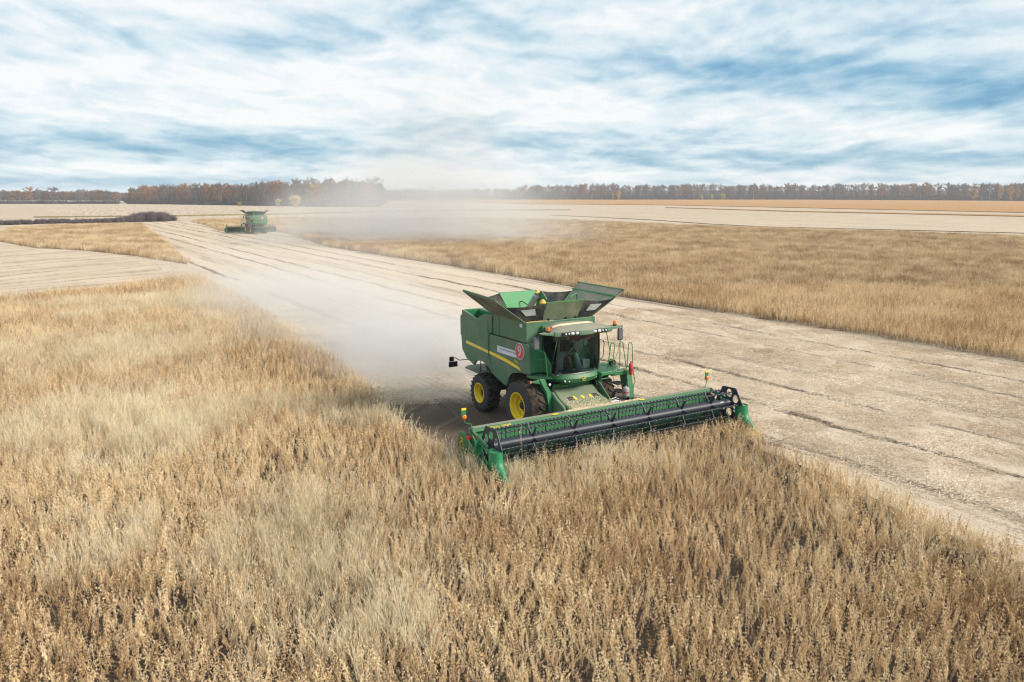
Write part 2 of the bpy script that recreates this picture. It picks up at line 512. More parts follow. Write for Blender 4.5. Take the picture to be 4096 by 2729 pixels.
# ---- grain tank
tk = MB()
tk.box((-1.22, -1.56, 3.76), (2.42, 0.05, 0.76)); tk.box((-1.22, 1.56, 3.76), (2.42, 0.05, 0.76))
tk.box((0.0, 0, 3.76), (0.05, 3.17, 0.756)); tk.box((-2.42, 0, 3.76), (0.05, 3.17, 0.756))
tk.box((-1.21, 0, 3.42), (2.36, 3.06, 0.05))
tank = tk.obj('grain_tank', M['green_tank'], C, 0.015)
MB().box((-1.93, -1.588, 3.76), (0.012, 0.01, 0.70)).obj('panel_seam', M['dark'], tank)
MB().box((-0.33, -1.588, 3.99), (0.17, 0.012, 0.13)).obj('warning_label', M['white'], tank)
MB().box((-1.22, -1.60, 3.367), (2.6, 0.03, 0.03)).obj('trim', M['dark'], tank)
# auger and grain inside
au = MB().tube([(-2.35, 0.0, 4.2), (-1.70, 0.0, 4.88)], 0.13, 14).obj('tank_auger', plain('blue_grey_steel', (0.30, 0.36, 0.42), 0.5), C)
MB().slab([(-1.95, 0.12, 4.30), (-1.30, 0.12, 4.40), (-1.10, 0.12, 4.78), (-1.45, 0.12, 5.05), (-1.60, 0.12, 5.02)], 0.05).obj('auger_shroud', M['green'], au)
MB().lathe([(0.02, 0.10), (0.08, 0.06), (0.13, 0.0), (0.02, -0.1)], (-1.72, 0.06, 4.97), 'Z', 12).obj('grain_heap', M['soy'], au)
MB().lathe([(0.02, 0.10), (0.09, 0.05), (0.14, -0.05), (0.05, -0.2)], (-1.22, -0.03, 4.68), 'Z', 12).obj('grain_heap', M['soy'], au)
MB().tube([(-2.75, -0.1, 4.52), (-2.6, -0.1, 4.55), (-2.05, -0.05, 4.36), (-1.98, -0.02, 4.2)], 0.025, 6).obj('strut', M['green'], C)
MB().tube([(-0.2, 0.55, 4.6), (-0.25, 0.6, 4.93), (-0.9, 1.35, 4.95), (-0.9, 1.4, 4.6)], 0.03, 6).obj('strut', M['green_rail'], C)
gr = MB(); rings = []
for k, (hx, hy, z) in enumerate([(1.16, 1.5, 3.46), (1.16, 1.5, 3.62), (0.6, 0.8, 3.85), (0.1, 0.12, 3.98)]):
    rings.append([(-1.21 + hx * math.cos(R(a)), hy * math.sin(R(a)), z) for a in range(0, 360, 20)])
gr.loft(rings).obj('grain', M['soy'], C)

# wings (side covers)
for s in (-1, 1):
    a = (-2.45, s * 1.55, 4.15); b = (-0.12, s * 1.55, 4.15); c = (0.10, s * 2.95, 5.07); d = (-2.72, s * 2.76, 5.13)
    wing = MB().slab([a, b, c, d] if s < 0 else [d, c, b, a], 0.025).obj('tank_cover', M['dusty_panel'], C, 0.0)
    A, B, Cc, Dd = map(Vector, (a, b, c, d))
    nrm = (B - A).cross(Dd - A).normalized()
    if nrm.z < 0: nrm = -nrm
    off = nrm * 0.028
    inn = MB().slab([tuple(p + off) for p in ((A * .97 + B * .03), (B * .97 + A * .03), (Cc * .97 + Dd * .03), (Dd * .97 + Cc * .03))], 0.006)
    inn.obj('cover_lining', M['grey_inside'], wing)
    rb = MB()
    for k in range(6):
        t = 0.03 + 0.94 * k / 5
        p = A.lerp(B, t) + off * 1.5; q = (A.lerp(B, t)).lerp(Dd.lerp(Cc, t), 0.74) + off * 1.5
        rb.tube([p, q], 0.028, 4)
    rb.tube([A.lerp(Dd, 0.74) + off * 1.6, B.lerp(Cc, 0.74) + off * 1.6], 0.04, 4)
    rb.tube([Dd + off, Cc + off], 0.03, 4)
    for k in range(5):
        t = 0.08 + 0.84 * k / 4
        rb.tube([A.lerp(B, t).lerp(Dd.lerp(Cc, t), 0.82) + off, A.lerp(B, t).lerp(Dd.lerp(Cc, t), 0.95) + off], 0.022, 4)
    rb.obj('cover_rib', M['green_rail'], wing)
fp = MB().slab([(-0.10, -0.80, 4.15), (-0.10, 0.78, 4.15), (0.20, 0.90, 4.84), (0.20, -0.80, 4.84)], 0.03).obj('front_cover', painted('olive_dusty_paint', (0.045, 0.10, 0.03), 0.45, 0.4, 0.5), C, 0.005)
MB().box((0.205, 0.05, 4.855), (0.06, 1.74, 0.03)).obj('edge_rail', M['green_rail'], fp)
for y in (-0.55, 0.25, 0.7): MB().box((-0.05, y, 4.18), (0.07, 0.08, 0.09)).obj('hinge', M['black'], fp, 0.01)
rp = MB().slab([(-2.42, -0.82, 4.15), (-2.42, 0.82, 4.15), (-3.17, 0.86, 4.86), (-3.17, -0.86, 4.86)], 0.03).obj('rear_cover', painted('bright_green_cover', (0.02, 0.30, 0.09), 0.15, 0.3, 0.5), C, 0.005)
MB().box((-3.18, 0, 4.87), (0.05, 1.76, 0.03)).obj('edge_rail', M['green'], rp)


def tarp(p0, p1, q0, q1, sag, nm='corner_tarp'):
    """cloth between p0-p1 (panel edge, bottom to top) and q0-q1 (wing edge, bottom to top)"""
    p0, p1, q0, q1 = map(Vector, (p0, p1, q0, q1)); N = 10; vs = []; fs = []
    rnd = random.Random(4)
    for i in range(N + 1):
        v = i / N
        for j in range(N + 1):
            u = j / N
            p = p0.lerp(p1, v).lerp(q0.lerp(q1, v), u)
            s_ = math.sin(math.pi * u)
            p.z -= sag * s_ * v
            p += Vector((rnd.uniform(-1, 1), rnd.uniform(-1, 1), 0)) * 0.015 * s_
            vs.append(p)
    for i in range(N):
        for j in range(N):
            a = i * (N + 1) + j; fs.append((a, a + 1, a + N + 2, a + N + 1))
    m = MB(); m.add(vs, fs)
    o = m.obj(nm, M['tarp'], C, 0, 60)
    return o, vs, N
for s in (-1, 1):
    wf0 = Vector((-0.12, s * 1.52, 4.15)); wf1 = Vector((0.10, s * 2.95, 5.07)); wr0 = Vector((-2.45, s * 1.52, 4.15)); wr1 = Vector((-2.72, s * 2.76, 5.13))
    o, vs, N = tarp((-0.09, s * 0.80, 4.15), (0.21, s * 0.84, 4.84), wf0, wf0.lerp(wf1, 0.68), 0.06)
    g = lambda u, v: Vector(vs[int(round(v * N)) * (N + 1) + int(round(u * N))]) + Vector((0.02, 0, -0.005))
    MB().add([g(.3, .4), g(.7, .4), g(.7, .8), g(.3, .8)], [(0, 1, 2, 3)]).slab([g(.3, .4), g(.7, .4), g(.7, .8), g(.3, .8)], 0.004).obj('tarp_window', plain('cloudy_clear_vinyl', (0.42, 0.45, 0.44), 0.4), o, 0)
    tarp((-2.42, s * 0.82, 4.15), (-3.17, s * 0.86, 4.86), wr0, wr0.lerp(wr1, 0.68), 0.06)

# ---- rear hood
rh = MB()
rh.box((-3.7, 0.33, 3.98), (2.45, 2.40, 0.10))
rh.box((-3.75, -0.87, 3.72), (2.3, 0.04, 0.56))
rh.box((-3.75, -1.20, 3.42), (2.3, 0.66, 0.05))
rh.prism([(-5.12, 2.95), (-5.14, 3.78), (-4.98, 4.04), (-4.86, 4.03), (-4.90, 2.95)], -1.50, 1.50)
rh.prism([(-5.10, 2.93), (-4.92, 2.95), (-4.80, 2.38), (-4.50, 2.05), (-4.70, 2.02), (-5.02, 2.36)], -1.48, 1.48)
hood = rh.obj('rear_hood', M['green'], C, 0.03)
MB().box((-4.3, -0.898, 3.75), (0.07, 0.012, 0.2)).obj('warning_label', M['yellow_mark'], hood)
MB().lathe([(0.30, 0), (0.30, -0.03), (0.24, -0.05), (0.02, -0.05)], (-3.5, -0.89, 3.66), 'Y', 24).obj('fan_grille', M['black'], hood)
vt = MB()
for k in range(5): vt.box((-4.5 + k * 0.42, 0.3, 4.045), (0.34, 1.9, 0.03))
vt.obj('air_intake', M['dark'], hood, 0.005)
for y in (-1.2, 1.2): MB().box((-5.13, y, 3.12), (0.04, 0.24, 0.14)).obj('tail_light', M['red'], hood, 0.01)
MB().tube([(-4.0, 1.0, 3.9), (-4.0, 1.0, 4.35), (-4.1, 1.0, 4.5)], 0.09, 10).obj('exhaust_pipe', M['steel'], hood)
# chopper tail board
MB().slab([(-5.05, -1.45, 1.48), (-3.45, -1.50, 1.45), (-3.3, -0.4, 1.45), (-4.9, 1.4, 1.48), (-5.35, 1.1, 1.46), (-5.35, -1.1, 1.46)], 0.06).obj('tail_board', M['green_feeder'], C, 0.01)
MB().prism([(-5.25, 1.50), (-3.6, 1.55), (-3.4, 1.35), (-3.7, 1.2), (-4.4, 1.25)], -1.1, 1.1).obj('straw_chopper', M['green'], C, 0.02)
MB().tube([(-3.95, -1.3, 1.5), (-3.95, -1.3, 2.1)], 0.02, 6).obj('strut', M['dark'], C)
# marker lamps on rear arms
for s in (-1, 1):
    lp = MB().tube([(-4.6, s * 1.5, 1.95), (-4.75, s * 1.9, 1.93), (-4.82, s * 2.02, 2.03), (-4.88, s * 2.22, 2.03)], 0.018, 6).obj('lamp_arm', M['dark'], C)
    q = MB(); q.box((-4.9, s * 2.17, 1.98), (0.05, 0.20, 0.20)); q.box((-4.9, s * 2.10, 1.75), (0.05, 0.40, 0.23))
    q.obj('rear_marker', M['black'], lp, 0.008)
    MB().box((-4.93, s * 2.10, 1.75), (0.012, 0.36, 0.18)).obj('lens', M['red'], lp)
# unload auger folded along the left side
ua = MB().tube([(-0.5, 1.62, 3.0), (-0.5, 1.80, 3.45), (-0.62, 1.90, 3.62), (-0.9, 1.92, 3.66), (-5.2, 1.92, 3.62), (-5.65, 1.92, 3.58), (-5.9, 1.92, 3.44), (-5.98, 1.92, 3.15), (-5.98, 1.92, 2.95)], 0.21, 16).obj('unload_auger', painted('pale_green_auger_paint', (0.09, 0.17, 0.12), 0.4, 0.3), C)
MB().lathe([(0.25, 0.22), (0.25, -0.25), (0.23, -0.25)], (-5.98, 1.92, 2.95), 'Z', 16).obj('spout', M['black'], ua)


# ---- wheels
def wheel(x, y, s, Rr, wd, rr, name='wheel'):
    """s = side the outer face looks to"""
    e = MB()
    w = wd / 2
    e.lathe([(rr, s * (w - 0.05)), (rr + 0.05, s * w), (Rr * 0.80, s * (w + 0.02)), (Rr * 0.90, s * (w - 0.02)), (Rr * 0.945, s * (w - 0.09)), (Rr * 0.95, 0), (Rr * 0.945, -s * (w - 0.09)),
             (Rr * 0.90, -s * (w - 0.02)), (Rr * 0.80, -s * (w + 0.02)), (rr + 0.05, -s * w), (rr, -s * (w - 0.05))], (0, 0, 0), 'Y', 56)
    e.F = [f for f in e.F if len(f) == 4]
    hub = bpy.data.objects.new(name, None); COL.objects.link(hub); hub.parent = C; hub.location = (x, y, Rr * 0.985)
    rnd = random.Random(int(x * 10 + y * 7))
    nl = 22
    tr = MB()
    for k in range(nl):
        for sd in (-1, 1):
            a0 = 2 * math.pi * (k + (0.5 if sd > 0 else 0)) / nl
            pts = []
            for t in (0, 0.5, 1.0):
                yy = sd * (0.02 + (w - 0.02) * t); an = a0 - 0.22 * t
                rb = Rr * (0.93 - 0.045 * t ** 3); rt = Rr * (1.0 - 0.05 * t ** 3) + rnd.uniform(-0.008, 0.004)
                hw = 0.045
                for q, rad in ((-hw, rb), (hw, rb), (hw * 0.8, rt), (-hw * 0.8, rt)):
                    aa = an + q / Rr
                    pts.append((rad * math.cos(aa), yy, rad * math.sin(aa)))
            fs = []
            for i in range(2):
                for j in range(4):
                    j2 = (j + 1) % 4; fs.append((i * 4 + j, i * 4 + j2, (i + 1) * 4 + j2, (i + 1) * 4 + j))
            fs += [(3, 2, 1, 0), (8, 9, 10, 11)]
            tr.add(pts, fs)
    tyre = e.obj('tyre', [M['sidewall'], M['rubber']], hub, 0, 40)
    for pl in tyre.data.polygons:
        if pl.center.length > 0 and math.hypot(pl.center.x, pl.center.z) > Rr * 0.885: pl.material_index = 1
    tread = tr.obj('tread', M['rubber'], hub, 0, 30)
    rim = MB().lathe([(rr + 0.055, s * (w - 0.01)), (rr + 0.06, s * (w + 0.012)), (rr + 0.02, s * (w + 0.012)), (rr - 0.01, s * (w - 0.03)), (rr - 0.03, s * (w - 0.14)), (rr - 0.07, s * (w - 0.16)), (rr - 0.09, s * (w - 0.30)), (0.30, s * (w - 0.36)), (0.16, s * (w - 0.30)), (0.02, s * (w - 0.30))], (0, 0, 0), 'Y', 40, False)
    rim = rim.obj('rim', M['yellow'], hub, 0, 35)
    hb = MB().lathe([(0.15, s * (w - 0.40)), (0.15, s * (w - 0.2)), (0.12, s * (w - 0.17)), (0.01, s * (w - 0.16))], (0, 0, 0), 'Y', 20)
    for k in range(10):
        a = 2 * math.pi * k / 10
        hb.lathe([(0.02, s * (w - 0.36)), (0.02, s * (w - 0.27))], (0.235 * math.cos(a), 0, 0.235 * math.sin(a)), 'Y', 6)
    hb.obj('hub', M['dark'], hub)
    return hub
for s in (-1, 1):
    wheel(0.0, s * 1.60, s, 1.03, 0.70, 0.475)
    wheel(-3.35, s * 1.42, s, 0.80, 0.60, 0.36)

# ---- front lower body, cab
fw = MB()
fw.prism([(0.0, 2.2), (0.16, 2.2), (0.30, 2.28), (0.27, 2.7), (0.12, 3.3), (0.02, 3.38), (-0.1, 3.38)], -1.54, 1.54)
fw.box((0.12, -0.0, 3.05), (0.12, 1.9, 1.9))
fw.obj('front_bulkhead', M['green'], C, 0.03)
MB().prism([(-0.05, 1.12), (0.32, 1.22), (0.42, 1.62), (0.40, 2.2), (0.05, 2.2)], -1.2, 1.2).obj('under_cab_frame', M['dark'], C, 0.02)
for s in (-1, 1):
    MB().slab([(0.60, s * 1.50, 2.12), (0.60, s * 1.28, 2.12), (0.72, s * 1.05, 1.60), (0.80, s * 1.05, 0.95), (0.80, s * 1.20, 0.92), (0.72, s * 1.28, 1.62)][::s], 0.22).obj('axle_bracket', M['green'], C, 0.02)

cabo = MB()
cabo.box((0.62, 0, 2.27), (0.95, 1.84, 0.05))
cab = cabo.obj('cab', M['inside'], C, 0.01)


def fx(y, base, k): return base - k * (y / 0.93) ** 2
ys = [-0.93 + 1.90 * i / 14 for i in range(15)]
gl = MB(); vs = []
for (z, base, k, wd) in ((2.30, 1.22, 0.20, 0.95), (2.7, 1.30, 0.20, 0.945), (3.2, 1.36, 0.20, 0.92), (3.78, 1.38, 0.22, 0.89)):
    for i in range(15):
        t = -1 + 2 * i / 14
        vs.append((base - k * t * t, t * wd + 0.03, z))
fs = [(r * 15 + i, r * 15 + i + 1, (r + 1) * 15 + i + 1, (r + 1) * 15 + i) for r in range(3) for i in range(14)]
gl.add(vs, fs).obj('windscreen', M['glass'], cab, 0, 60, recalc=False)
for s in (-1, 1):
    MB().slab([(0.20, s * 0.945, 3.62), (1.13, s * 0.92, 3.76), (1.04, s * 0.975, 2.32), (0.80, s * 0.98, 2.32), (0.78, s * 0.975, 2.62), (0.24, s * 0.96, 3.06)][::s], 0.006).obj('side_window', M['glass'], cab)
    MB().tube([(1.03, s * 0.955 + 0.01, 2.28), (1.11, s * 0.945 + 0.01, 2.7), (1.17, s * 0.92 + 0.01, 3.2), (1.16, s * 0.89 + 0.015, 3.80)], 0.035, 6).obj('pillar', M['black'], cab)
    MB().tube([(0.17, s * 0.95, 2.3), (0.17, s * 0.95, 3.80)], 0.04, 6).obj('pillar', M['black'], cab)
    MB().slab([(0.22, s * 0.95, 3.10), (0.80, s * 0.97, 2.66), (0.82, s * 0.97, 2.28), (0.20, s * 0.95, 2.28)][::s], 0.03).obj('lower_door_panel', M['green'], cab, 0.01)
MB().tube([(1.20 - 0.2 * (t / 0.93) ** 2 + 0.03, t, 2.29) for t in ys], 0.03, 6).obj('window_seal', M['black'], cab)
MB().box((0.20, 0, 3.0), (0.03, 1.8, 1.45)).obj('rear_wall', M['inside'], cab)
MB().box((1.0, -0.72, 2.31), (0.1, 0.09, 0.05)).obj('label_plate', M['white'], cab)
# maroon sun blind
bl = MB(); vs = []
for z, dz2 in ((3.77, 0), (3.55, 0)):
    for i in range(12):
        t = -0.55 + 1.40 * i / 11
        vs.append((1.325 - 0.2 * t * t, t * 0.93 + 0.03, z + (0.04 * math.sin(i * 1.7) if z < 3.6 else 0) + (0.10 * max(0, t - 0.1) if z < 3.6 else 0)))
bl.add(vs, [(i, i + 1, 13 + i, 12 + i) for i in range(11)]).obj('sun_blind', M['maroon'], cab, 0, 60)
# wiper, pair of arms
MB().tube([(1.38, 0.10, 3.78), (1.44, -0.35, 3.42), (1.36, -0.62, 3.16)], 0.012, 4).tube([(1.38, 0.16, 3.78), (1.44, -0.29, 3.42), (1.36, -0.60, 3.13)], 0.010, 4).tube([(1.29, -0.66, 3.45), (1.27, -0.68, 2.6)], 0.010, 4).obj('wiper', M['dark'], cab)
# inside
MB().tube([(1.08, 0.14, 2.30), (0.98, 0.10, 2.62), (0.86, 0.05, 2.98)], 0.13, 10, 0.07).obj('steering_column', M['inside'], cab)
sw_ = MB(); rg = []
for k in range(24):
    a = 2 * math.pi * k / 24
    rg.append(Vector((0.84 + 0.19 * math.cos(a) * 0.75, 0.05 + 0.19 * math.sin(a), 3.03 + 0.19 * math.cos(a) * 0.62)))
sw_.tube(rg + [rg[0]], 0.016, 6, cap=False).tube([rg[0], rg[12]], 0.014, 4).tube([rg[6], rg[18]], 0.014, 4)
sw_.obj('steering_wheel', M['black'], cab)
st = MB(); st.box((0.42, 0.0, 2.62), (0.52, 0.52, 0.16)); st.box((0.20, 0.0, 3.0), (0.14, 0.50, 0.75)); st.box((0.40, 0, 2.42), (0.3, 0.3, 0.26)); st.box((0.50, -0.36, 2.85), (0.5, 0.12, 0.08))
st.obj('driver_seat', M['seat'], cab, 0.04)
MB().box((0.62, -0.62, 2.68), (0.55, 0.26, 0.55)).box((0.95, -0.6, 3.0), (0.05, 0.3, 0.22)).obj('control_console', M['inside'], cab, 0.03)
MB().box((0.55, 0.62, 2.5), (0.5, 0.34, 0.35)).obj('side_box', M['inside'], cab, 0.03)
# fascia below the windscreen
fa = MB(); rings = []
for i in range(21):
    t = -1 + 2 * i / 20
    b0 = 1.27 - 0.24 * t ** 2 - 0.25 * abs(t) ** 9
    y = t * 0.985 + 0.03
    dr = 0.10 * (abs(t) ** 3)
    rings.append([(b0 - 0.05, y, 2.30), (b0 + 0.06, y, 2.275), (b0 + 0.15, y, 2.14), (b0 + 0.10, y, 1.99 + dr), (b0 - 0.06, y, 1.94 + dr), (b0 - 0.30, y, 1.96 + dr), (b0 - 0.30, y, 2.25)])
fa.loft(rings)
fascia = fa.obj('cab_fascia', M['green_lift'], C, 0.0, 30)
for y in (-0.66, -0.50, 0.74): MB().lathe([(0.045, 0.0), (0.05, 0.035), (0.01, 0.04)], (1.27 - 0.24 * (y / .93) ** 2 + 0.08, y, 2.08), 'X', 14).obj('headlight', M['lamp'], fascia)


def emblem(parent, mtx, w, h):
    """yellow leaping deer on a dark rounded plate"""
    m = MB(); pts = []
    for cx, cy, a0 in ((w / 2 - .2 * w, h / 2 - .2 * h, 0), (-w / 2 + .2 * w, h / 2 - .2 * h, 90), (-w / 2 + .2 * w, -h / 2 + .2 * h, 180), (w / 2 - .2 * w, -h / 2 + .2 * h, 270)):
        for k in range(5): pts.append((cx + .2 * w * math.cos(R(a0 + 22.5 * k)), cy + .2 * h * math.sin(R(a0 + 22.5 * k))))
    m.prism(pts, 0, 0.012, 'Z'); m.V = [tuple(mtx @ Vector(v)) for v in m.V]
    e = m.obj('emblem', M['yellow_mark'], parent)
    m = MB(); m.prism([(x * .88, y * .88) for x, y in pts], 0.012, 0.015, 'Z'); m.V = [tuple(mtx @ Vector(v)) for v in m.V]
    m.obj('emblem', M['black'], parent)
    deer = [(-.42, .02), (-.30, .16), (-.10, .12), (.08, .16), (.16, .34), (.06, .46), (.20, .42), (.30, .30), (.40, .24), (.28, .18), (.24, .02), (.40, -.16), (.34, -.20), (.16, -.06), (.0, -.02), (-.18, -.04), (-.30, -.22), (-.42, -.30), (-.34, -.10), (-.40, -.04)]
    m = MB(); m.prism([(x * w * .8, y * h * .8 - h * .04) for x, y in deer], 0.015, 0.018, 'Z'); m.V = [tuple(mtx @ Vector(v)) for v in m.V]
    m.obj('emblem', M['yellow_mark'], parent)
emblem(fascia, plane_mtx((1.425, 0.05, 2.115), (0, 1, 0), (-0.15, 0, 1)), 0.15, 0.14)

# ---- roof
ro = MB()
half = [(0.10, 0.80), (0.38, 1.04), (0.62, 1.08), (0.95, 1.16), (1.22, 1.32), (1.46, 1.30), (1.52, 1.0), (1.50, 0.42), (1.60, 0.30), (1.62, 0.0)]
def outline(z, k, cx=0.85, crown=0.0):
    pts = [(x, -y) for x, y in half] + [(x, y) for x, y in half[::-1][1:]]
    return [(cx + (x - cx) * k, y * k + 0.03, z + crown * max(0, 1 - (y / 1.3) ** 2)) for x, y in pts]
ro.loft([outline(3.77, 0.93), outline(3.80, 0.985), outline(3.90, 1.0), outline(3.955, 0.985), outline(4.03, 0.80, 0.62, 0.03), outline(4.09, 0.55, 0.5, 0.03)])
roof = ro.obj('cab_roof', M['green_roof'], C, 0.0, 28)
for s in (-1, 1):
    MB().loft([[(1.10, s * 1.28, 3.84), (1.44, s * 1.29, 3.84), (1.44, s * 1.29, 3.95), (1.10, s * 1.28, 3.96)], [(1.20, s * 1.62 + .03, 3.87), (1.42, s * 1.62 + .03, 3.87), (1.42, s * 1.62 + .03, 3.955), (1.20, s * 1.62 + .03, 3.96)], [(1.24, s * 1.87 + .04, 3.91), (1.34, s * 1.87 + .04, 3.91), (1.34, s * 1.87 + .04, 3.95), (1.24, s * 1.87 + .04, 3.95)]]).obj('roof_wing', M['green_roof'], roof, 0.01)
    bc = MB().lathe([(0.075, 0), (0.08, 0.05), (0.07, 0.06)], (1.30, s * 1.50 + 0.04, 3.955), 'Z', 16).obj('beacon', M['dark'], C)
    MB().lathe([(0.066, 0.06), (0.070, 0.13), (0.052, 0.18), (0.01, 0.195)], (1.30, s * 1.50 + 0.04, 3.955), 'Z', 16).obj('lens', M['orange'], bc)
    lb = MB().prism([(1.49, 3.82), (1.545, 3.82), (1.545, 3.935), (1.49, 3.94)], s * 0.30, s * 1.02).obj('light_bar', M['black'], roof, 0.01)
    for y, r in ((0.40, 0.052), (0.60, 0.052), (0.76, 0.036), (0.90, 0.036)):
        li = MB(); li.add([], [])
        rg = []
        for rad, xx in ((r, 1.545), (r, 1.565), (r * 0.7, 1.585), (r * 0.1, 1.59)):
            rg.append([(xx, s * y + 0.03 + rad * (1.55 if r > .05 else 1.1) * math.cos(a * math.pi / 8), 3.878 + rad * math.sin(a * math.pi / 8)) for a in range(16)])
        li.loft(rg).obj('work_light', M['lamp'], roof)
    MB().tube([(1.30, s * 1.86 + .03, 3.93), (1.22, s * 1.93 + .04, 3.88), (1.17, s * 1.92 + .04, 3.75)], 0.02, 6).obj('mirror_arm', M['black'], C)
    mr = MB().loft([[(1.15 + q * 0.05, s * 1.91 + .04 + 0.115 * sg_ * sc_ , 3.57 + 0.24 * sz_ * sc_) for sg_, sz_ in ((-1, -.85), (-.8, -1), (.8, -1), (1, -.85), (1, .85), (.8, 1), (-.8, 1), (-1, .85))] for q, sc_ in ((-1, 1.0), (0, 1.0), (0.8, 0.85))])
    mr.obj('mirror', M['mirror'], C, 0.01)
    if s > 0: MB().tube([(0.75, 0.9, 4.03), (0.70, 0.93, 4.38)], 0.006, 4).obj('antenna', M['black'], roof)
# chaff left lying on the roof
ch = MB(); vs = []; K = 16
rnd = random.Random(3)
for i in range(K + 1):
    t = -1 + 2 * i / K
    w0 = 0.10 * math.sqrt(max(0.02, 1 - t * t))
    xc = 0.80 + 0.10 * (1 - t * t)
    for q in (-1, -0.5, 0, 0.5, 1):
        xx = xc + q * w0 * 1.7; yy = t * 0.92 - 0.05
        vs.append((xx, yy, 0))
ch.V = []
def roof_z(x, y):
    """height of the roof's upper skin"""
    r = max(abs(y) / 1.25, abs(x - 0.62) / 0.95)
    return 4.09 + 0.03 - max(0.0, r - 0.42) * 0.24
chv = [(x, y, min(4.14, roof_z(x, y) + (0.030 if k % 5 in (1, 2, 3) else -0.02))) for k, (x, y, _) in enumerate(vs)]
ch.add(chv, [(i * 5 + j, i * 5 + j + 1, (i + 1) * 5 + j + 1, (i + 1) * 5 + j) for i in range(K) for j in range(4)])
ch.obj('chaff_drift', M['chaff'], roof, 0, 60)

# ---- right-hand platform and rail
pr = MB().prism([(0.12, -1.62), (0.45, -1.64), (0.62, -1.55), (0.95, -0.98), (0.95, -0.99), (0.18, -0.98)], 2.12, 2.20, 'Z').obj('side_platform', M['green'], C, 0.01)
MB().prism([(0.17, -1.58), (0.44, -1.59), (0.57, -1.52), (0.88, -1.02), (0.22, -1.02)], 2.201, 2.207, 'Z').obj('tread_plate', M['grating'], pr)
MB().tube([(0.14, -1.56, 2.2), (0.02, -1.52, 3.25), (0.08, -1.50, 3.37), (0.20, -1.48, 3.38), (0.36, -1.45, 3.22), (0.80, -1.30, 3.13), (0.84, -1.27, 3.05), (0.88, -1.20, 2.2)], 0.018, 6).tube([(0.08, -1.54, 2.76), (0.86, -1.23, 2.86)], 0.015, 6).obj('handrail', M['green_rail'], C)
la = MB().slab([(0.75, -1.2, 2.1), (0.75, -1.5, 2.12), (0.75, -1.8, 2.10), (0.75, -1.82, 2.05), (0.75, -1.55, 1.98), (0.75, -1.2, 1.9)], 0.05).obj('light_bracket', M['green'], C, 0.01)
MB().box((0.74, -1.90, 2.08), (0.07, 0.17, 0.10)).obj('turn_signal', M['dark'], la, 0.01)
MB().box((0.79, -1.86, 2.08), (0.03, 0.09, 0.08)).obj('lens', plain('dull_orange_lens', (0.5, 0.18, 0.06), 0.4), la)
MB().lathe([(0.045, 0), (0.05, 0.03), (0.01, 0.04)], (0.90, -1.12, 1.93), 'X', 14).obj('headlight', M['lamp'], C)
stp = MB().box((0.98, -0.52, 1.85), (0.2, 0.28, 0.04)).obj('foot_step', M['green_rail'], C, 0.01)
MB().box((1.02, 1.30, 1.90), (0.16, 0.42, 0.04)).obj('foot_step', M['green_rail'], C, 0.01)

# ---- left-hand platform, ladder and rails
pl = MB().prism([(-0.30, 1.0), (-0.30, 2.30), (0.58, 2.36), (1.20, 1.75), (1.26, 1.0)], 2.06, 2.19, 'Z').obj('entry_platform', M['green'], C, 0.015)
MB().prism([(-0.25, 1.04), (-0.25, 2.26), (0.55, 2.31), (1.14, 1.72), (1.20, 1.04)], 2.191, 2.197, 'Z').obj('tread_plate', M['grating'], pl)
MB().slab([(1.20, 1.45, 2.02), (1.20, 1.75, 2.10), (1.05, 2.44, 2.10), (0.70, 2.60, 2.08), (0.62, 2.30, 2.02), (0.9, 1.5, 2.0)], 0.05).box((1.05, 2.05, 2.02), (0.06, 0.85, 0.15)).obj('ladder_bracket', M['green'], C, 0.01)
ld = MB()
ld.add([(0.56, 2.40, 1.96), (1.03, 2.40, 1.98), (1.22, 2.40, 1.02), (0.85, 2.40, 0.98), (0.56, 2.66, 1.96), (1.03, 2.66, 1.98), (1.22, 2.66, 1.02), (0.85, 2.66, 0.98)],
       [(0, 1, 2, 3), (7, 6, 5, 4), (0, 4, 5, 1), (1, 5, 6, 2), (2, 6, 7, 3), (3, 7, 4, 0)])
ladder = ld.obj('ladder', M['green'], C, 0.012)
MB().box((1.16, 2.53, 0.93), (0.16, 0.25, 0.16)).obj('ladder_foot', M['dark'], ladder, 0.01)
MB().box((0.86, 2.22, 0.95), (0.5, 0.4, 0.04)).box((0.80, 2.22, 1.25), (0.5, 0.4, 0.04)).box((0.74, 2.22, 1.55), (0.5, 0.4, 0.04)).obj('rung', M['dark'], ladder)
MB().box((1.06, 2.30, 2.09), (0.03, 0.08, 0.14)).obj('warning_label', M['yellow_mark'], pl)
rl = MB()
rl.tube([(1.18, 1.32, 2.2), (1.18, 1.44, 2.95), (1.15, 1.25, 3.82)], 0.018, 6)
rl.tube([(1.18, 1.44, 2.9), (1.18, 1.47, 3.22), (1.18, 1.52, 3.29), (1.18, 1.60, 3.29), (1.18, 1.66, 3.20), (1.15, 1.60, 2.2)], 0.018, 6)
rl.tube([(1.18, 1.44, 2.98), (1.18, 1.64, 2.98)], 0.014, 6).tube([(1.18, 1.41, 2.68), (1.18, 1.62, 2.68)], 0.014, 6)
rl.obj('handrail', M['green_rail'], C)
rl = MB()
rl.tube([(1.0, 2.08, 2.2), (1.0, 2.06, 3.32)], 0.018, 6).tube([(1.0, 2.06, 3.28), (1.0, 2.20, 3.20), (1.0, 2.40, 2.15)], 0.018, 6)
rl.obj('handrail', M['green_rail'], C)
rl = MB()
rl.tube([(1.0, 2.43, 2.15), (1.0, 2.49, 3.08), (1.0, 2.53, 3.17), (1.0, 2.60, 3.17), (1.0, 2.66, 3.08), (1.0, 2.74, 2.06), (1.02, 2.85, 1.55), (1.02, 2.76, 1.43), (1.04, 2.76, 1.2)], 0.018, 6)
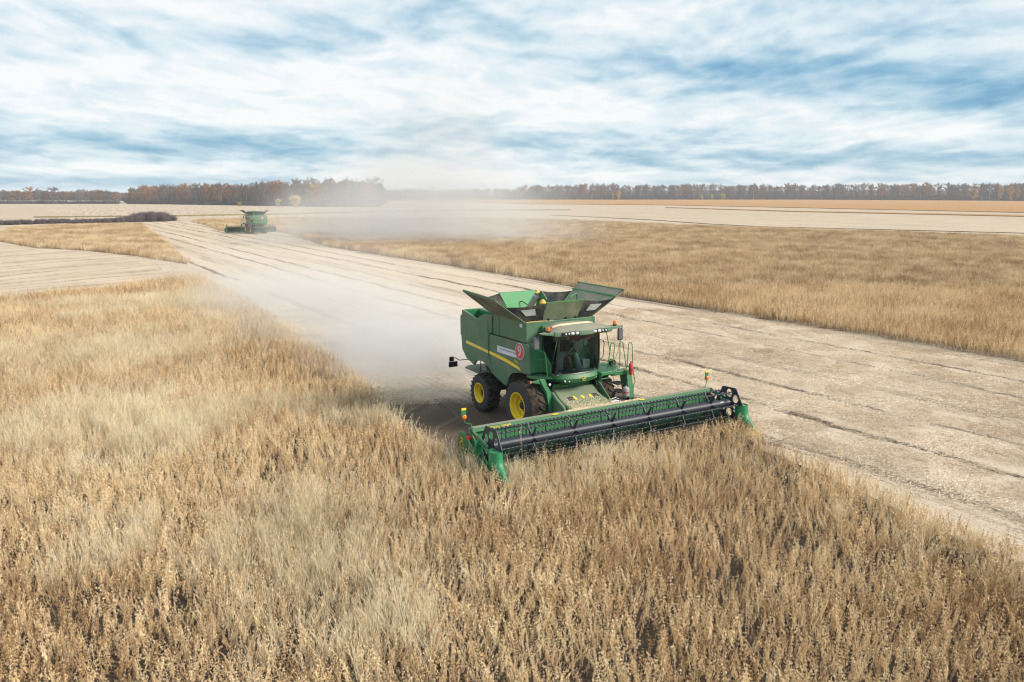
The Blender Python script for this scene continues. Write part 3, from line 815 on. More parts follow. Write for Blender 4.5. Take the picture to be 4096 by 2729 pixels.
rl.obj('handrail', M['green_rail'], C)
rnd = random.Random(9)
hs = MB()
for k in range(7):
    a = rnd.uniform(0, 6.28); p = []
    for q in range(9):
        b = a + q * 0.9
        p.append((0.45 + 0.13 * math.cos(b) + rnd.uniform(-.03, .03), 2.12 + 0.16 * math.sin(b), 2.25 + 0.05 * math.sin(q * 1.3) + k * 0.02))
    hs.tube(p, 0.016, 5)
hs.obj('hose_coil', M['black'], C)
MB().tube([(1.1, 1.55, 2.85), (1.05, 1.80, 2.6), (1.0, 2.0, 2.95), (0.98, 2.05, 3.2)], 0.008, 4).tube([(1.1, 1.5, 2.7), (1.0, 1.75, 2.35), (0.6, 2.0, 2.3)], 0.008, 4).tube([(1.0, 1.75, 2.02), (1.0, 1.80, 1.7), (1.15, 1.95, 1.5)], 0.008, 4).obj('cable', M['black'], C)

# door standing behind the left window side, mirror bracket
MB().tube([(1.1, 1.02, 3.45), (1.12, 1.16, 3.40), (1.12, 1.20, 3.3), (1.1, 1.17, 2.75), (1.08, 1.04, 2.68)], 0.016, 6).obj('door_handle_rail', M['black'], C)

# ---- feeder house
fh = [(0.45, 1.15), (0.42, 1.45), (0.60, 1.66), (0.85, 1.68), (1.20, 1.44), (1.95, 1.17), (2.42, 1.08), (2.42, 0.45), (1.1, 0.62)]
fd = MB().prism(fh, -0.90, 0.95).obj('feeder_house', M['green_feeder'], C, 0.05)
for s, y in ((-1, -0.90), (1, 0.95)):
    MB().prism([(0.52, 1.20), (0.50, 1.50), (0.66, 1.62), (0.90, 1.62), (1.20, 1.42), (1.62, 1.25), (1.9, 0.95), (1.63, 0.70), (1.1, 0.72)], y, y + s * 0.13).obj('drive_shield', M['green_feeder'], fd, 0.05)
def on_feeder(x):   # height of the upper skin
    return 1.68 + (1.44 - 1.68) * (x - 0.85) / 0.35 if x < 1.2 else 1.44 + (1.17 - 1.44) * (x - 1.2) / 0.75
def patch(x0, x1, y0, y1, mat, nm):
    MB().slab([(x0, y0, on_feeder(x0) + .003), (x1, y0, on_feeder(x1) + .003), (x1, y1, on_feeder(x1) + .003), (x0, y1, on_feeder(x0) + .003)], 0.005).obj(nm, mat, fd)
for y in (-0.26, 0.10, 0.46): patch(1.22, 1.42, y - 0.055, y + 0.055, M['yellow_mark'], 'warning_label')
for y in (-0.45, 0.67): patch(1.22, 1.42, y - 0.13, y + 0.13, M['grip'], 'grip_patch')
for k in range(6): MB().lathe([(0.018, 0), (0.018, 0.02)], (0.86, -0.7 + 0.29 * k, 1.675), 'Z', 6).obj('bolt', M['steel'], fd)
MB().box((0.66, 0.03, 1.74), (0.05, 1.7, 0.20)).obj('cross_member', M['green'], C, 0.01)
# lift arms on both flanks
MB().slab([(0.90, 1.05, 1.82), (1.10, 1.05, 1.76), (1.80, 1.05, 1.24), (1.92, 1.05, 1.14), (1.72, 1.05, 1.10), (0.95, 1.05, 1.55)], 0.04).obj('lift_arm', M['green_feeder'], C, 0.008)
cp = MB()
cp.tube([(1.65, 1.10, 1.22), (1.62, 1.45, 1.27), (1.92, 1.42, 1.22), (2.02, 1.08, 1.18), (1.65, 1.10, 1.22)], 0.018, 6).tube([(1.75, 1.1, 1.2), (1.8, 1.4, 1.26)], 0.02, 6).tube([(1.85, 1.0, 1.2), (1.86, 1.35, 1.2)], 0.03, 6)
cp.obj('hydraulic_coupler', M['steel'], C)
MB().tube([(0.85, 0.92, 1.95), (0.98, 0.98, 1.75), (1.1, 0.98, 1.5), (1.35, 1.0, 1.35)], 0.025, 6).tube([(0.82, 0.98, 1.95), (0.92, 1.02, 1.7), (1.05, 1.0, 1.45)], 0.025, 6).obj('hydraulic_hose', M['black'], C)
MB().slab([(1.95, -0.98, 1.22), (2.2, -0.98, 1.12), (2.35, -0.98, 0.75), (2.2, -0.98, 0.7)], 0.05).obj('lift_arm', M['green'], C)
# chaff lying on the feeder and beam
cf = MB(); rnd = random.Random(12)
for k in range(2600):
    t = rnd.random()
    if t < 0.55:
        x = rnd.gauss(2.08, 0.16); y = rnd.uniform(-0.8, 1.05)
        if x < 1.5 or x > 2.38: continue
        z = (on_feeder(x) if x < 1.95 else 1.17 - (x - 1.95) * 0.19) + 0.012 + rnd.random() * 0.02
    elif t < 0.8:
        x = rnd.uniform(1.25, 1.95); y = rnd.uniform(-0.8, 0.95); z = on_feeder(x) + 0.01
        if rnd.random() > (x - 1.0): continue
    else: x = rnd.uniform(2.4, 2.58); y = rnd.uniform(-1.5, 1.9); z = 1.335
    a = rnd.uniform(0, 3.14); L = rnd.uniform(0.02, 0.07); w = 0.006
    ca, sa = math.cos(a), math.sin(a)
    cf.add([(x - ca * L + sa * w, y - sa * L - ca * w, z), (x + ca * L + sa * w, y + sa * L - ca * w, z + 0.01), (x + ca * L - sa * w, y + sa * L + ca * w, z + 0.012), (x - ca * L - sa * w, y - sa * L + ca * w, z + 0.005)], [(0, 1, 2, 3)])
cf.obj('loose_chaff', M['chaff'], fd, 0, 0, recalc=False)

# ================================================================== THE HEADER (a part with its own sub-parts)
hd = MB()
hd.prism([(2.40, 1.18), (2.40, 1.30), (2.62, 1.325), (2.66, 1.20), (2.62, 1.17), (2.50, 1.15)], -5.30, 5.32)
hd.prism([(2.47, 1.18), (2.53, 1.18), (2.66, 0.42), (2.80, 0.20), (2.75, 0.12), (2.58, 0.38)], -5.30, 5.32)
hd.box((2.44, 0, 0.42), (0.16, 10.5, 0.16))
H = hd.obj('header', M['green_lift'], C, 0.012)
H['label'] = 'wide green grain header with black reel'
MB().prism([(2.80, 0.198), (3.9, 0.12), (3.95, 0.08), (2.80, 0.12)], -5.30, 5.32).obj('header_floor', plain('trash_covered_floor', (0.07, 0.055, 0.035), 0.9, 0, 0.5, 9), H)
MB().box((2.52, 0.03, 1.332), (0.20, 10.55, 0.012)).obj('beam_cap', painted('pale_dusted_green', (0.10, 0.24, 0.10), 0.5, 0.55), H)
MB().prism([(2.36, 1.14), (2.44, 1.14), (2.54, 0.50), (2.46, 0.50)], -5.25, 5.27).obj('back_frame', M['dark'], H)
MB().box((3.96, 0, 0.10), (0.10, 10.6, 0.03)).obj('cutter_bar', M['dark'], H)
lettering('lettering', 'JOHN DEERE', 0.125, M['yellow_mark'], H, plane_mtx((2.664, -4.25, 1.255), (0, 1, 0), (-0.35, 0, 1)), 0.002, xscale=1.15)
for y in (-2.03, 3.05 - 1.2): MB().box((2.6, y, 1.342), (0.12, 0.24, 0.008)).obj('warning_label', M['yellow_mark'], H)
# ribs on the back sheet
for k in range(13):
    y = -4.8 + 0.8 * k
    MB().prism([(2.535, 1.16), (2.56, 1.16), (2.69, 0.42), (2.66, 0.42)], y, y + 0.03).obj('sheet_rib', M['green'], H)
ag = MB().tube([(3.0, -5.2, 0.52), (3.0, 5.2, 0.52)], 0.20, 16)
for s in (-1, 1):
    n = 150; vs = []
    for k in range(n + 1):
        y = s * (0.75 + (5.2 - 0.75) * k / n); a = s * 2 * math.pi * k / n * 8.5
        for r in (0.19, 0.33): vs.append((3.0 + r * math.cos(a), y, 0.52 + r * math.sin(a)))
    ag.add(vs, [(2 * k, 2 * k + 1, 2 * k + 3, 2 * k + 2) for k in range(n)])
ag.obj('header_auger', plain('worn_green_auger', (0.03, 0.13, 0.06), 0.4), H, 0, 40)

# reel
RX, RZ = 3.70, 1.02
reel = MB().tube([(RX, -5.18, RZ), (RX, 5.22, RZ)], 0.15, 24).obj('reel_tube', M['reel'], H, 0, 40)
MB().box((RX + 0.118, 4.72, RZ + 0.06), (0.02, 0.16, 0.10)).obj('label_plate', M['white'], H)
ANG = [122, 62, 2, -58, -118, -178]
for a in ANG:
    bx, bz = RX + 0.52 * math.cos(R(a)), RZ + 0.52 * math.sin(R(a))
    b = MB().tube([(bx, -5.20, bz), (bx, 5.24, bz)], 0.025, 8)
    y = -5.12
    while y < 5.2:
        if bz > 0.5 or True:
            b.add([(bx - .005, y - .005, bz), (bx + .005, y - .005, bz), (bx + .005, y + .005, bz), (bx - .005, y + .005, bz), (bx - 0.03, y - .003, bz - .26), (bx - 0.02, y, bz - .26)],
                  [(0, 1, 5, 4), (1, 2, 5), (2, 3, 4, 5), (3, 0, 4)])
            b.add([(bx - .030, y - .02, bz - .030), (bx + .030, y - .02, bz - .030), (bx + .030, y + .02, bz - .030), (bx - .030, y + .02, bz - .030), (bx - .030, y - .02, bz + .036), (bx + .030, y - .02, bz + .036), (bx + .030, y + .02, bz + .036), (bx - .030, y + .02, bz + .036)],
                  [(0, 3, 2, 1), (4, 5, 6, 7), (0, 1, 5, 4), (1, 2, 6, 5), (2, 3, 7, 6), (3, 0, 4, 7)])
        y += 0.155
    b.obj('reel_bat', M['reel'], H, 0, 40, recalc=False)
for y in (-3.68, -2.05, -0.45, 1.15, 2.75, 4.2):
    sp = MB().lathe([(0.16, -0.03), (0.16, 0.03)], (RX, y, RZ), 'Y', 18)
    for a in ANG:
        ca, sa = math.cos(R(a)), math.sin(R(a)); t = Vector((-sa, 0, ca))
        p0 = Vector((RX + 0.13 * ca, y, RZ + 0.13 * sa)); p1 = Vector((RX + 0.52 * ca, y + 0.0, RZ + 0.52 * sa))
        for yy in (-0.025,):
            sp.loft([[p0 + t * 0.055 + Vector((0, -.018, 0)), p0 - t * 0.055 + Vector((0, -.018, 0)), p0 - t * 0.055 + Vector((0, .018, 0)), p0 + t * 0.055 + Vector((0, .018, 0))],
                     [p1 + t * 0.02 + Vector((0, -.018, 0)), p1 - t * 0.02 + Vector((0, -.018, 0)), p1 - t * 0.02 + Vector((0, .018, 0)), p1 + t * 0.02 + Vector((0, .018, 0))]])
    sp.obj('reel_spider', M['reel'], H, 0, 40)


def end_plate(y):
    m = MB(); cx, cz = RX, RZ; RR = 0.66; n = 24
    for k in range(6):
        a0 = R(122 - 60 * k - 30 + 60); 
        A0 = R(122 + 60 * k); A1 = R(182 + 60 * k)
        V0 = Vector((cx + RR * math.cos(A0), cz + RR * math.sin(A0))); V1 = Vector((cx + RR * math.cos(A1), cz + RR * math.sin(A1)))
        am = (A0 + A1) / 2
        hc = Vector((cx + 0.365 * math.cos(am), cz + 0.365 * math.sin(am))); hr = 0.14
        out = []
        poly = [Vector((cx, cz)), V0, V1]
        for i in range(n):
            t = 2 * math.pi * i / n; d = Vector((math.cos(t), math.sin(t)))
            best = 9
            for e in range(3):
                p, q = poly[e], poly[(e + 1) % 3]; ed = q - p
                dn = d.x * ed.y - d.y * ed.x
                if abs(dn) < 1e-9: continue
                w = p - hc
                tt = (w.x * ed.y - w.y * ed.x) / dn; uu = (w.x * d.y - w.y * d.x) / dn
                if tt > 0 and -1e-6 <= uu <= 1 + 1e-6: best = min(best, tt)
            out.append(hc + d * best)
        vs = []; fs = []
        for yy in (y - 0.015, y + 0.015):
            for i in range(n):
                t = 2 * math.pi * i / n
                vs.append((hc.x + hr * math.cos(t), yy, hc.y + hr * 1.15 * math.sin(t)))
            for i in range(n): vs.append((out[i].x, yy, out[i].y))
        for o_ in (0, 2 * n):
            for i in range(n):
                j = (i + 1) % n; fs.append((o_ + i, o_ + j, o_ + n + j, o_ + n + i))
        for i in range(n):
            j = (i + 1) % n; fs.append((i, j, 2 * n + j, 2 * n + i)); fs.append((n + i, n + j, 3 * n + j, 3 * n + i))
        m.add(vs, fs)
    for k in range(6):
        A0 = R(122 + 60 * k); A1 = R(182 + 60 * k)
        m.tube([(cx + RR * math.cos(A0), y, cz + RR * math.sin(A0)), (cx + RR * math.cos(A1), y, cz + RR * math.sin(A1))], 0.022, 6)
    m.lathe([(0.17, -0.05), (0.17, 0.05)], (cx, y, cz), 'Y', 16)
    return m.obj('reel_end_plate', M['reel'], H, 0, 40, recalc=False)
for y in (-5.20, 5.24): end_plate(y)

for s in (-1, 1):
    Y = s * 5.36 + 0.02
    # reel arm and cylinder
    MB().loft([[(2.45, Y - s * .03 - .035, 1.20), (2.45, Y - s * .03 + .035, 1.20), (2.45, Y - s * .03 + .035, 1.32), (2.45, Y - s * .03 - .035, 1.32)], [(3.1, Y - .035, 1.10), (3.1, Y + .035, 1.10), (3.1, Y + .035, 1.23), (3.1, Y - .035, 1.23)], [(3.72, Y - .03, 0.96), (3.72, Y + .03, 0.96), (3.72, Y + .03, 1.07), (3.72, Y - .03, 1.07)]]).obj('reel_arm', M['green'], H, 0.008)
    MB().tube([(3.25, Y, 1.0), (3.95, Y - s * 0.02, 0.72)], 0.03, 8).tube([(3.15, Y, 0.98), (3.35, Y, 0.98)], 0.055, 10).obj('hydraulic_cylinder', M['green_poly'], H)
    # side shield
    ss = MB().prism([(1.86, 0.62), (1.90, 0.92), (2.06, 1.13), (2.22, 1.17), (2.45, 1.08), (2.95, 0.72), (3.35, 0.52), (3.95, 0.34), (4.15, 0.10), (2.3, 0.16), (1.98, 0.36)], Y + s * 0.02, Y + s * 0.12).obj('end_shield', M['green_lift'], H, 0.03)
    if s < 0:
        mt = plane_mtx((2.20, Y - 0.121, 0.82), (1, 0, 0), (0, 0, 1))
        emblem(H, mt, 0.20, 0.24)
        lettering('lettering', '635F', 0.11, M['gold'], H, plane_mtx((2.22, Y - 0.124, 0.60), (1, 0, -.25), (0, 0, 1)), 0.002)
    MB().prism([(2.50, 1.15), (2.60, 1.16), (3.2, 0.72), (4.05, 0.30), (4.05, 0.06), (2.6, 0.10)], Y - s * 0.02, Y - s * 0.04).obj('end_sheet', M['green_poly'], H, 0.005)
    MB().box((2.28, Y - s * 0.02, 1.02), (0.5, 0.10, 0.10)).obj('hose_tray', M['dark'], H)
    hz = MB().tube([(2.35, Y - s * .1, 1.28), (2.6, Y - s * .02, 1.32), (2.95, Y, 1.18), (3.2, Y, 1.0)], 0.02, 6).tube([(2.3, Y - s * .05, 1.22), (2.55, Y + s * .03, 1.30), (2.95, Y + s * .03, 1.14), (3.2, Y + s * .02, 0.98)], 0.018, 6)
    hz.obj('hydraulic_hose', M['black'], H)
    tm = MB().box((2.56, Y - s * 0.01, 1.02), (0.10, 0.26, 0.12)).obj('tail_light', M['red'], H, 0.01)
    MB().box((2.615, Y - s * 0.06, 1.02), (0.02, 0.08, 0.09)).obj('lens', M['orange'], H)
    # rounded guard in front of the arm pivot
    gp = [(Y - 0.02 + s * a, b) for a, b in ((0.10, 1.08), (0.04, 1.12), (-0.05, 1.12), (-0.10, 1.08), (-0.11, 0.62), (-0.02, 0.55), (0.08, 0.60), (0.16, 0.78), (0.155, 0.95))]
    MB().prism(gp, 3.16, 3.24, 'X').obj('pivot_guard', M['green_poly'], H, 0.03)
    # crop divider: upright cup that sweeps forward to a point
    rings = []
    for (x, z, rx, ry) in ((4.18, 1.02, .26, .21), (4.20, 0.84, .26, .21), (4.22, 0.68, .275, .22), (4.28, 0.54, .29, .21), (4.42, 0.42, .26, .19), (4.60, 0.31, .20, .14), (4.78, 0.22, .12, .09), (4.93, 0.16, .05, .045)):
        k = min(1, max(0, (0.70 - z) / 0.45))
        rg = []
        for i in range(20):
            a = 2 * math.pi * i / 20
            # ring plane tilts forward as the cup becomes a snout
            lx = rx * math.cos(a)
            rg.append((x + lx * (1 - 0.35 * k), Y + ry * math.sin(a), z + lx * k * 0.75))
        rings.append(rg)
    dv = MB().loft(rings, cap=False); dv.F.append(tuple(range(7 * 20, 8 * 20)))
    div = dv.obj('crop_divider', M['green_poly'], H, 0, 50)
    MB().lathe([(0.20, 0.99), (0.20, 0.98)], (4.18, Y, 0), 'Z', 20).obj('divider_lid', M['green_poly'], H)
    MB().prism([(3.85, 0.50), (4.05, 0.62), (4.35, 0.52), (4.75, 0.22), (4.75, 0.08), (3.85, 0.08)], Y - 0.03, Y + 0.03).obj('divider_wing', M['green_poly'], H, 0.015)
    MB().lathe([(0.02, -0.07), (0.065, -0.04), (0.06, 0.05), (0.02, 0.08)], (5.0, Y, 0.14), 'X', 10).obj('divider_tip', M['yellow'], H)
    # marker lamp on a bent stalk
    k = -0.0
    MB().tube([(2.42, Y - s * 0.16, 1.30), (2.40, Y - s * .12, 1.42), (2.33, Y + s * .0, 1.44), (2.28, Y + s * .06, 1.50), (2.27, Y + s * 0.07, 1.60)], 0.018, 6).obj('lamp_stalk', M['green_rail'], H)
    lb = MB().box((2.26, Y + s * 0.07, 1.77), (0.02, 0.17, 0.34)).obj('marker_plate', M['green'], H)
    MB().box((2.275, Y + s * 0.07, 1.92), (0.012, 0.17, 0.07)).obj('reflector', M['yellow_mark'], H)
    MB().lathe([(0.07, 0.0), (0.075, 0.05), (0.05, 0.07), (0.01, 0.075)], (2.28, Y + s * 0.07, 1.66), 'X', 16).obj('marker_lamp', M['orange'], H)
for y in (4.5, 4.75, 5.0): MB().prism([(3.80, 0.10), (3.8, 0.22), (4.15, 0.14), (4.32, 0.08)], y, y + 0.06).obj('crop_lifter', M['yellow'], H, 0.01)

# ---- second combine: copy of the thing, its parts and their sub-parts
SKIP = ('company_sign', 'number_sign')
def copy_tree(o, parent=None):
    c = o.copy(); COL.objects.link(c); c.parent = parent
    for ch_ in list(o.children):
        if any(ch_.name.startswith(q) for q in SKIP): continue
        copy_tree(ch_, c)
    return c
C2 = copy_tree(C)
C2.location = (-57.9, 183.5, 0); C2.rotation_euler = (0, 0, R(121.4))
C2['label'] = 'distant green combine harvester seen from behind, marked 4, driving away in dust'
n4 = disc((0, 0), 0.36, 0, 0.012)
n4.V = [(-5.142 - v[1], v[0] - 0.55, v[2] + 3.45) for v in n4.V]
n4 = n4.obj('number_sign', M['red_sign'], C2); n4['label'] = 'round red sign with a white 4'
lettering('lettering', '4', 0.55, M['white'], n4, plane_mtx((-5.158, -0.55, 3.45), (0, -1, 0), (0, 0, 1)), 0.002)
n5 = disc((0, 0), 0.2, 0, 0.012); n5.V = [(-5.06 - v[1], v[0] + 0.75, v[2] + 2.72) for v in n5.V]
n5.obj('speed_sign', M['red_sign'], C2)

# ================================================================== driver
def skin_person(name, joints, edges, mats):
    me = bpy.data.meshes.new(name)
    me.from_pydata([j[0] for j in joints], edges, [])
    o = bpy.data.objects.new(name, me); COL.objects.link(o)
    sk = o.modifiers.new('skin', 'SKIN')
    for i, j in enumerate(joints):
        v = me.skin_vertices[0].data[i]; v.radius = (j[1], j[1] if len(j) < 3 else j[2]); v.use_root = (i == 0)
    o.modifiers.new('sub', 'SUBSURF').levels = 1
    o.modifiers['sub'].render_levels = 1
    dg = bpy.context.evaluated_depsgraph_get(); dg.update()
    m2 = bpy.data.meshes.new_from_object(o.evaluated_get(dg))
    bpy.data.objects.remove(o)
    o = bpy.data.objects.new(name, m2); COL.objects.link(o)
    m2.polygons.foreach_set('use_smooth', [True] * len(m2.polygons))
    m2.materials.clear(); m2.materials.append(mats)
    return o
J = [((0.38, 0.0, 2.78), .15, .12), ((0.36, 0, 3.0), .14, .11), ((0.38, 0, 3.22), .17, .11), ((0.40, 0, 3.34), .06), ((0.42, 0, 3.42), .055), ((0.43, 0, 3.52), .095), ((0.43, 0, 3.62), .08),
     ((0.40, 0.20, 3.24), .075), ((0.52, 0.26, 3.02), .055), ((0.72, 0.19, 3.02), .042), ((0.79, 0.16, 3.05), .035),
     ((0.40, -0.20, 3.24), .075), ((0.46, -0.29, 3.02), .055), ((0.66, -0.34, 2.94), .042), ((0.73, -0.34, 2.95), .035),
     ((0.42, 0.11, 2.76), .10), ((0.82, 0.20, 2.80), .08), ((0.92, 0.22, 2.42), .06), ((1.02, 0.22, 2.36), .05),
     ((0.42, -0.11, 2.76), .10), ((0.82, -0.18, 2.80), .08), ((0.92, -0.18, 2.42), .06), ((1.02, -0.18, 2.36), .05)]
Eg = [(0, 1), (1, 2), (2, 3), (3, 4), (4, 5), (5, 6), (2, 7), (7, 8), (8, 9), (9, 10), (2, 11), (11, 12), (12, 13), (13, 14), (0, 15), (15, 16), (16, 17), (17, 18), (0, 19), (19, 20), (20, 21), (21, 22)]
per = skin_person('person', J, Eg, M['camo'])
per.data.materials.append(M['cloth']); per.data.materials.append(M['skin'])
for p in per.data.polygons:
    c = p.center
    if c.z > 3.40: p.material_index = 2
    elif c.z > 2.92 and not (c.x > 0.73): p.material_index = 1
    elif c.x > 0.73 and c.z > 2.93: p.material_index = 2
per.location = ORG; per.rotation_euler = (0, 0, HEAD)
tag(per, 'driver in camouflage trousers and dark jacket seated behind the cab windscreen, hands at the wheel', 'person')
# facial features and hands
fc = MB().lathe([(0.012, 0), (0.012, 0.02), (0.004, 0.026)], (0.53, 0, 3.535), 'X', 8).obj('nose', M['skin'], per)
ey = MB()
for y in (-.032, .032): ey.lathe([(0.012, 0), (0.006, 0.008)], (0.517, y, 3.56), 'X', 8)
ey.obj('eye', M['black'], per)
MB().lathe([(0.10, -0.0), (0.104, 0.03), (0.09, 0.075), (0.04, 0.10), (0.005, 0.105)], (0.43, 0, 3.60), 'Z', 18).obj('cap', M['cloth'], per)
hf = MB()
for (hx, hy, hz_) in ((0.79, 0.16, 3.05), (0.73, -0.34, 2.95)):
    for k in range(4):
        y = hy + (k - 1.5) * 0.02
        hf.tube([(hx + .01, y, hz_ + .01), (hx + .055, y, hz_ + .015), (hx + .08 - .006 * abs(k - 1.3), y, hz_ - .01), (hx + .07, y, hz_ - .035)], 0.009, 6, 0.007)
    hf.tube([(hx, hy - .035, hz_), (hx + .03, hy - .055, hz_ - .015), (hx + .055, hy - .05, hz_ - .03)], 0.010, 6, 0.008)
hf.obj('finger', M['skin'], per)

# things carried on the ladder side
def in_combine(x, y, z): 
    v = Matrix.Rotation(HEAD, 3, 'Z') @ Vector((x, y, z)); return v + ORG
fe = thing('fire_extinguisher', 'red fire extinguisher strapped beside the ladder platform', 'fire extinguisher', in_combine(1.25, 2.42, 1.94), HEAD)
MB().lathe([(0.01, 0), (0.07, 0.01), (0.08, 0.04), (0.08, 0.40), (0.06, 0.45), (0.03, 0.47), (0.03, 0.50)], (0, 0, 0), 'Z', 18).obj('body', M['red'], fe)
MB().lathe([(0.025, 0.50), (0.03, 0.53), (0.01, 0.54)], (0, 0, 0), 'Z', 10).tube([(0, 0, .52), (0.02, 0.06, .56), (0.02, .09, .54)], 0.01, 6).obj('valve', M['black'], fe)
MB().lathe([(0.084, 0.20), (0.09, 0.21), (0.09, 0.23), (0.084, 0.24)], (0, 0, 0), 'Z', 18).tube([(0, 0, .21), (-0.15, 0.05, .21)], 0.02, 6).obj('strap', M['black'], fe)
jg = thing('water_canister', 'dirty white canister with a red band hanging beside the ladder', 'canister', in_combine(1.30, 2.16, 1.14), HEAD)
MB().lathe([(0.02, 0), (0.13, 0.01), (0.14, 0.05), (0.14, 0.28), (0.12, 0.34), (0.05, 0.37), (0.045, 0.40), (0.01, 0.41)], (0, 0, 0), 'Z', 18).obj('body', M['jug'], jg)
MB().lathe([(0.142, 0.15), (0.144, 0.16), (0.144, 0.20), (0.142, 0.21)], (0, 0, 0), 'Z', 18).obj('band', M['red_sign'], jg)
MB().tube([(0, 0, .38), (-.06, .1, .5), (-0.16, 0.24, .62)], 0.008, 5).obj('strap', M['black'], jg)

# ================================================================== GROUND
cH, sH = math.cos(HEAD), math.sin(HEAD)
def to_local(x, y):
    dx_, dy_ = x - ORG.x, y - ORG.y
    return dx_ * cH + dy_ * sH, -dx_ * sH + dy_ * cH


def m_ground():
    m, n, out = new_mat('straw_covered_stubble')
    p = pos(n)
    q = n.v('SUBTRACT', p, tuple(ORG))
    u = n.v('DOT_PRODUCT', q, (cH, sH, 0)); v = n.v('DOT_PRODUCT', q, (-sH, cH, 0))
    big = n.noise(p, 0.012, 3, 0.5); mid = n.noise(p, 0.16, 4, 0.6)
    far = n.sstep(n.sep(p)[1], 150, 420)
    wob = n.m('ADD', n.m('MULTIPLY', n.m('SUBTRACT', n.noise(n.comb(n.m('MULTIPLY', u, 0.25), 0, 0), 1.0, 3, 0.6), 0.5), 1.6),
              n.m('MULTIPLY', n.m('MULTIPLY', n.m('SUBTRACT', big, 0.5), 46), far))
    vv = n.m('ADD', v, wob)
    x_, y_, z_ = n.sep(p)
    other = n.m('SUBTRACT', 1.0, n.sstep(v, -3, 1))
    v2 = n.m('ADD', n.m('SUBTRACT', n.m('MULTIPLY', x_, 0.82), n.m('MULTIPLY', y_, 0.57)), n.m('MULTIPLY', n.m('SUBTRACT', n.noise(p, 0.018, 2, 0.5), 0.5), 34))
    vv = n.m('ADD', n.m('MULTIPLY', vv, n.m('SUBTRACT', 1.0, other)), n.m('MULTIPLY', v2, other))
    s = n.m('DIVIDE', vv, 10.76)
    w = n.m('MULTIPLY', n.m('SUBTRACT', s, n.m('ROUND', s)), 10.76)
    aw = n.m('ABSOLUTE', w)
    long_ = n.noise(n.comb(n.m('MULTIPLY', u, 0.07), n.m('MULTIPLY', v, 1.0), 0), 1.0, 5, 0.62)
    row = n.m('MULTIPLY', n.m('ADD', n.m('SINE', n.m('MULTIPLY', n.m('ADD', v, n.m('MULTIPLY', wob, 0.5)), 14.0)), 1.0), 0.5)
    fine_l = n.noise(n.comb(n.m('MULTIPLY', u, 1.2), n.m('MULTIPLY', v, 3.0), 0), 1.0, 5, 0.7)
    # wheel tracks
    tr = n.m('SUBTRACT', 1.0, n.sstep(n.m('ABSOLUTE', n.m('SUBTRACT', aw, 1.70)), 0.05, 0.50))
    tr = n.m('MULTIPLY', tr, n.sstep(n.m('ADD', n.m('MULTIPLY', long_, 0.7), n.m('MULTIPLY', fine_l, 0.6)), 0.46, 0.74))
    tr = n.m('MULTIPLY', tr, n.m('SUBTRACT', 1.0, n.m('MULTIPLY', other, 0.45)))
    # thin straw between the swaths
    bd = n.m('MULTIPLY', n.sstep(aw, 3.5, 5.2), n.m('ADD', 0.4, n.m('MULTIPLY', n.sstep(long_, 0.3, 0.7), 0.6)))
    u2 = n.m('ADD', n.m('MULTIPLY', x_, 0.57), n.m('MULTIPLY', y_, 0.82))
    uu = n.m('ADD', n.m('MULTIPLY', u, n.m('SUBTRACT', 1.0, other)), n.m('MULTIPLY', u2, other))
    rows_ = n.noise(n.comb(n.m('MULTIPLY', uu, 0.06), n.m('MULTIPLY', vv, 2.4), 0), 1.0, 4, 0.6)
    # just-cut ground beside and under the machine has no straw on it yet
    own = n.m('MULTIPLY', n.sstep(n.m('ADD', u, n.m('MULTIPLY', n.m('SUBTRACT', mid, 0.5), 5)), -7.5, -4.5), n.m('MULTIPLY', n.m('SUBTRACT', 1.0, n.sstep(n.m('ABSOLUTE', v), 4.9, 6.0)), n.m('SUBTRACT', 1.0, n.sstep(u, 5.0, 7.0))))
    st = n.comb(u, n.m('MULTIPLY', v, 1.6), 0)
    f1 = n.noise(st, 9.0, 5, 0.72, 0.6); f2 = n.noise(st, 28.0, 3, 0.7, 0.8)
    speck = n.m('ADD', n.m('MULTIPLY', f1, 0.55), n.m('MULTIPLY', f2, 0.45))
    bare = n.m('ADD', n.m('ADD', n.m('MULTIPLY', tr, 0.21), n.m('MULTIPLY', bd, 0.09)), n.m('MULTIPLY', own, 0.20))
    bare = n.m('ADD', bare, n.m('ADD', n.m('MULTIPLY', n.m('MULTIPLY', n.m('SUBTRACT', long_, 0.5), n.m('SUBTRACT', 1.0, other)), 0.16), n.m('MULTIPLY', n.m('SUBTRACT', rows_, 0.5), 0.40)))
    tr = n.m('MULTIPLY', tr, n.m('ADD', 0.35, n.m('MULTIPLY', n.sstep(f1, 0.40, 0.62), 0.9)))
    k = n.sstep(n.m('SUBTRACT', speck, bare), 0.285, 0.50)
    f3 = n.noise(st, 5.0, 6, 0.75, 0.4)
    k = n.m('MULTIPLY', k, n.m('SUBTRACT', 1.0, n.m('MULTIPLY', n.sstep(f3, 0.56, 0.68), 0.55)))
    straw = n.mix(n.noise(st, 17.0, 3, 0.7), (0.38, 0.30, 0.22), (0.79, 0.665, 0.515))
    straw = n.mix(n.m('MULTIPLY', n.sstep(long_, 0.4, 0.8), 0.3), straw, (0.58, 0.47, 0.36))
    straw = n.mix(n.sstep(n.sep(p)[1], 160, 400), straw, (0.55, 0.445, 0.33))
    straw = n.mix(n.m('MULTIPLY', other, n.m('MULTIPLY', n.sstep(mid, 0.35, 0.7), 0.7)), straw, (0.46, 0.37, 0.26))
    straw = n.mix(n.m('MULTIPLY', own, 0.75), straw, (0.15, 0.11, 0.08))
    soil = n.mix(f1, (0.05, 0.038, 0.030), (0.15, 0.115, 0.085))
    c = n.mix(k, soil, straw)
    farr = n.noise(n.comb(n.m('MULTIPLY', uu, 0.012), n.m('MULTIPLY', vv, 0.42), 0), 1.0, 4, 0.65)
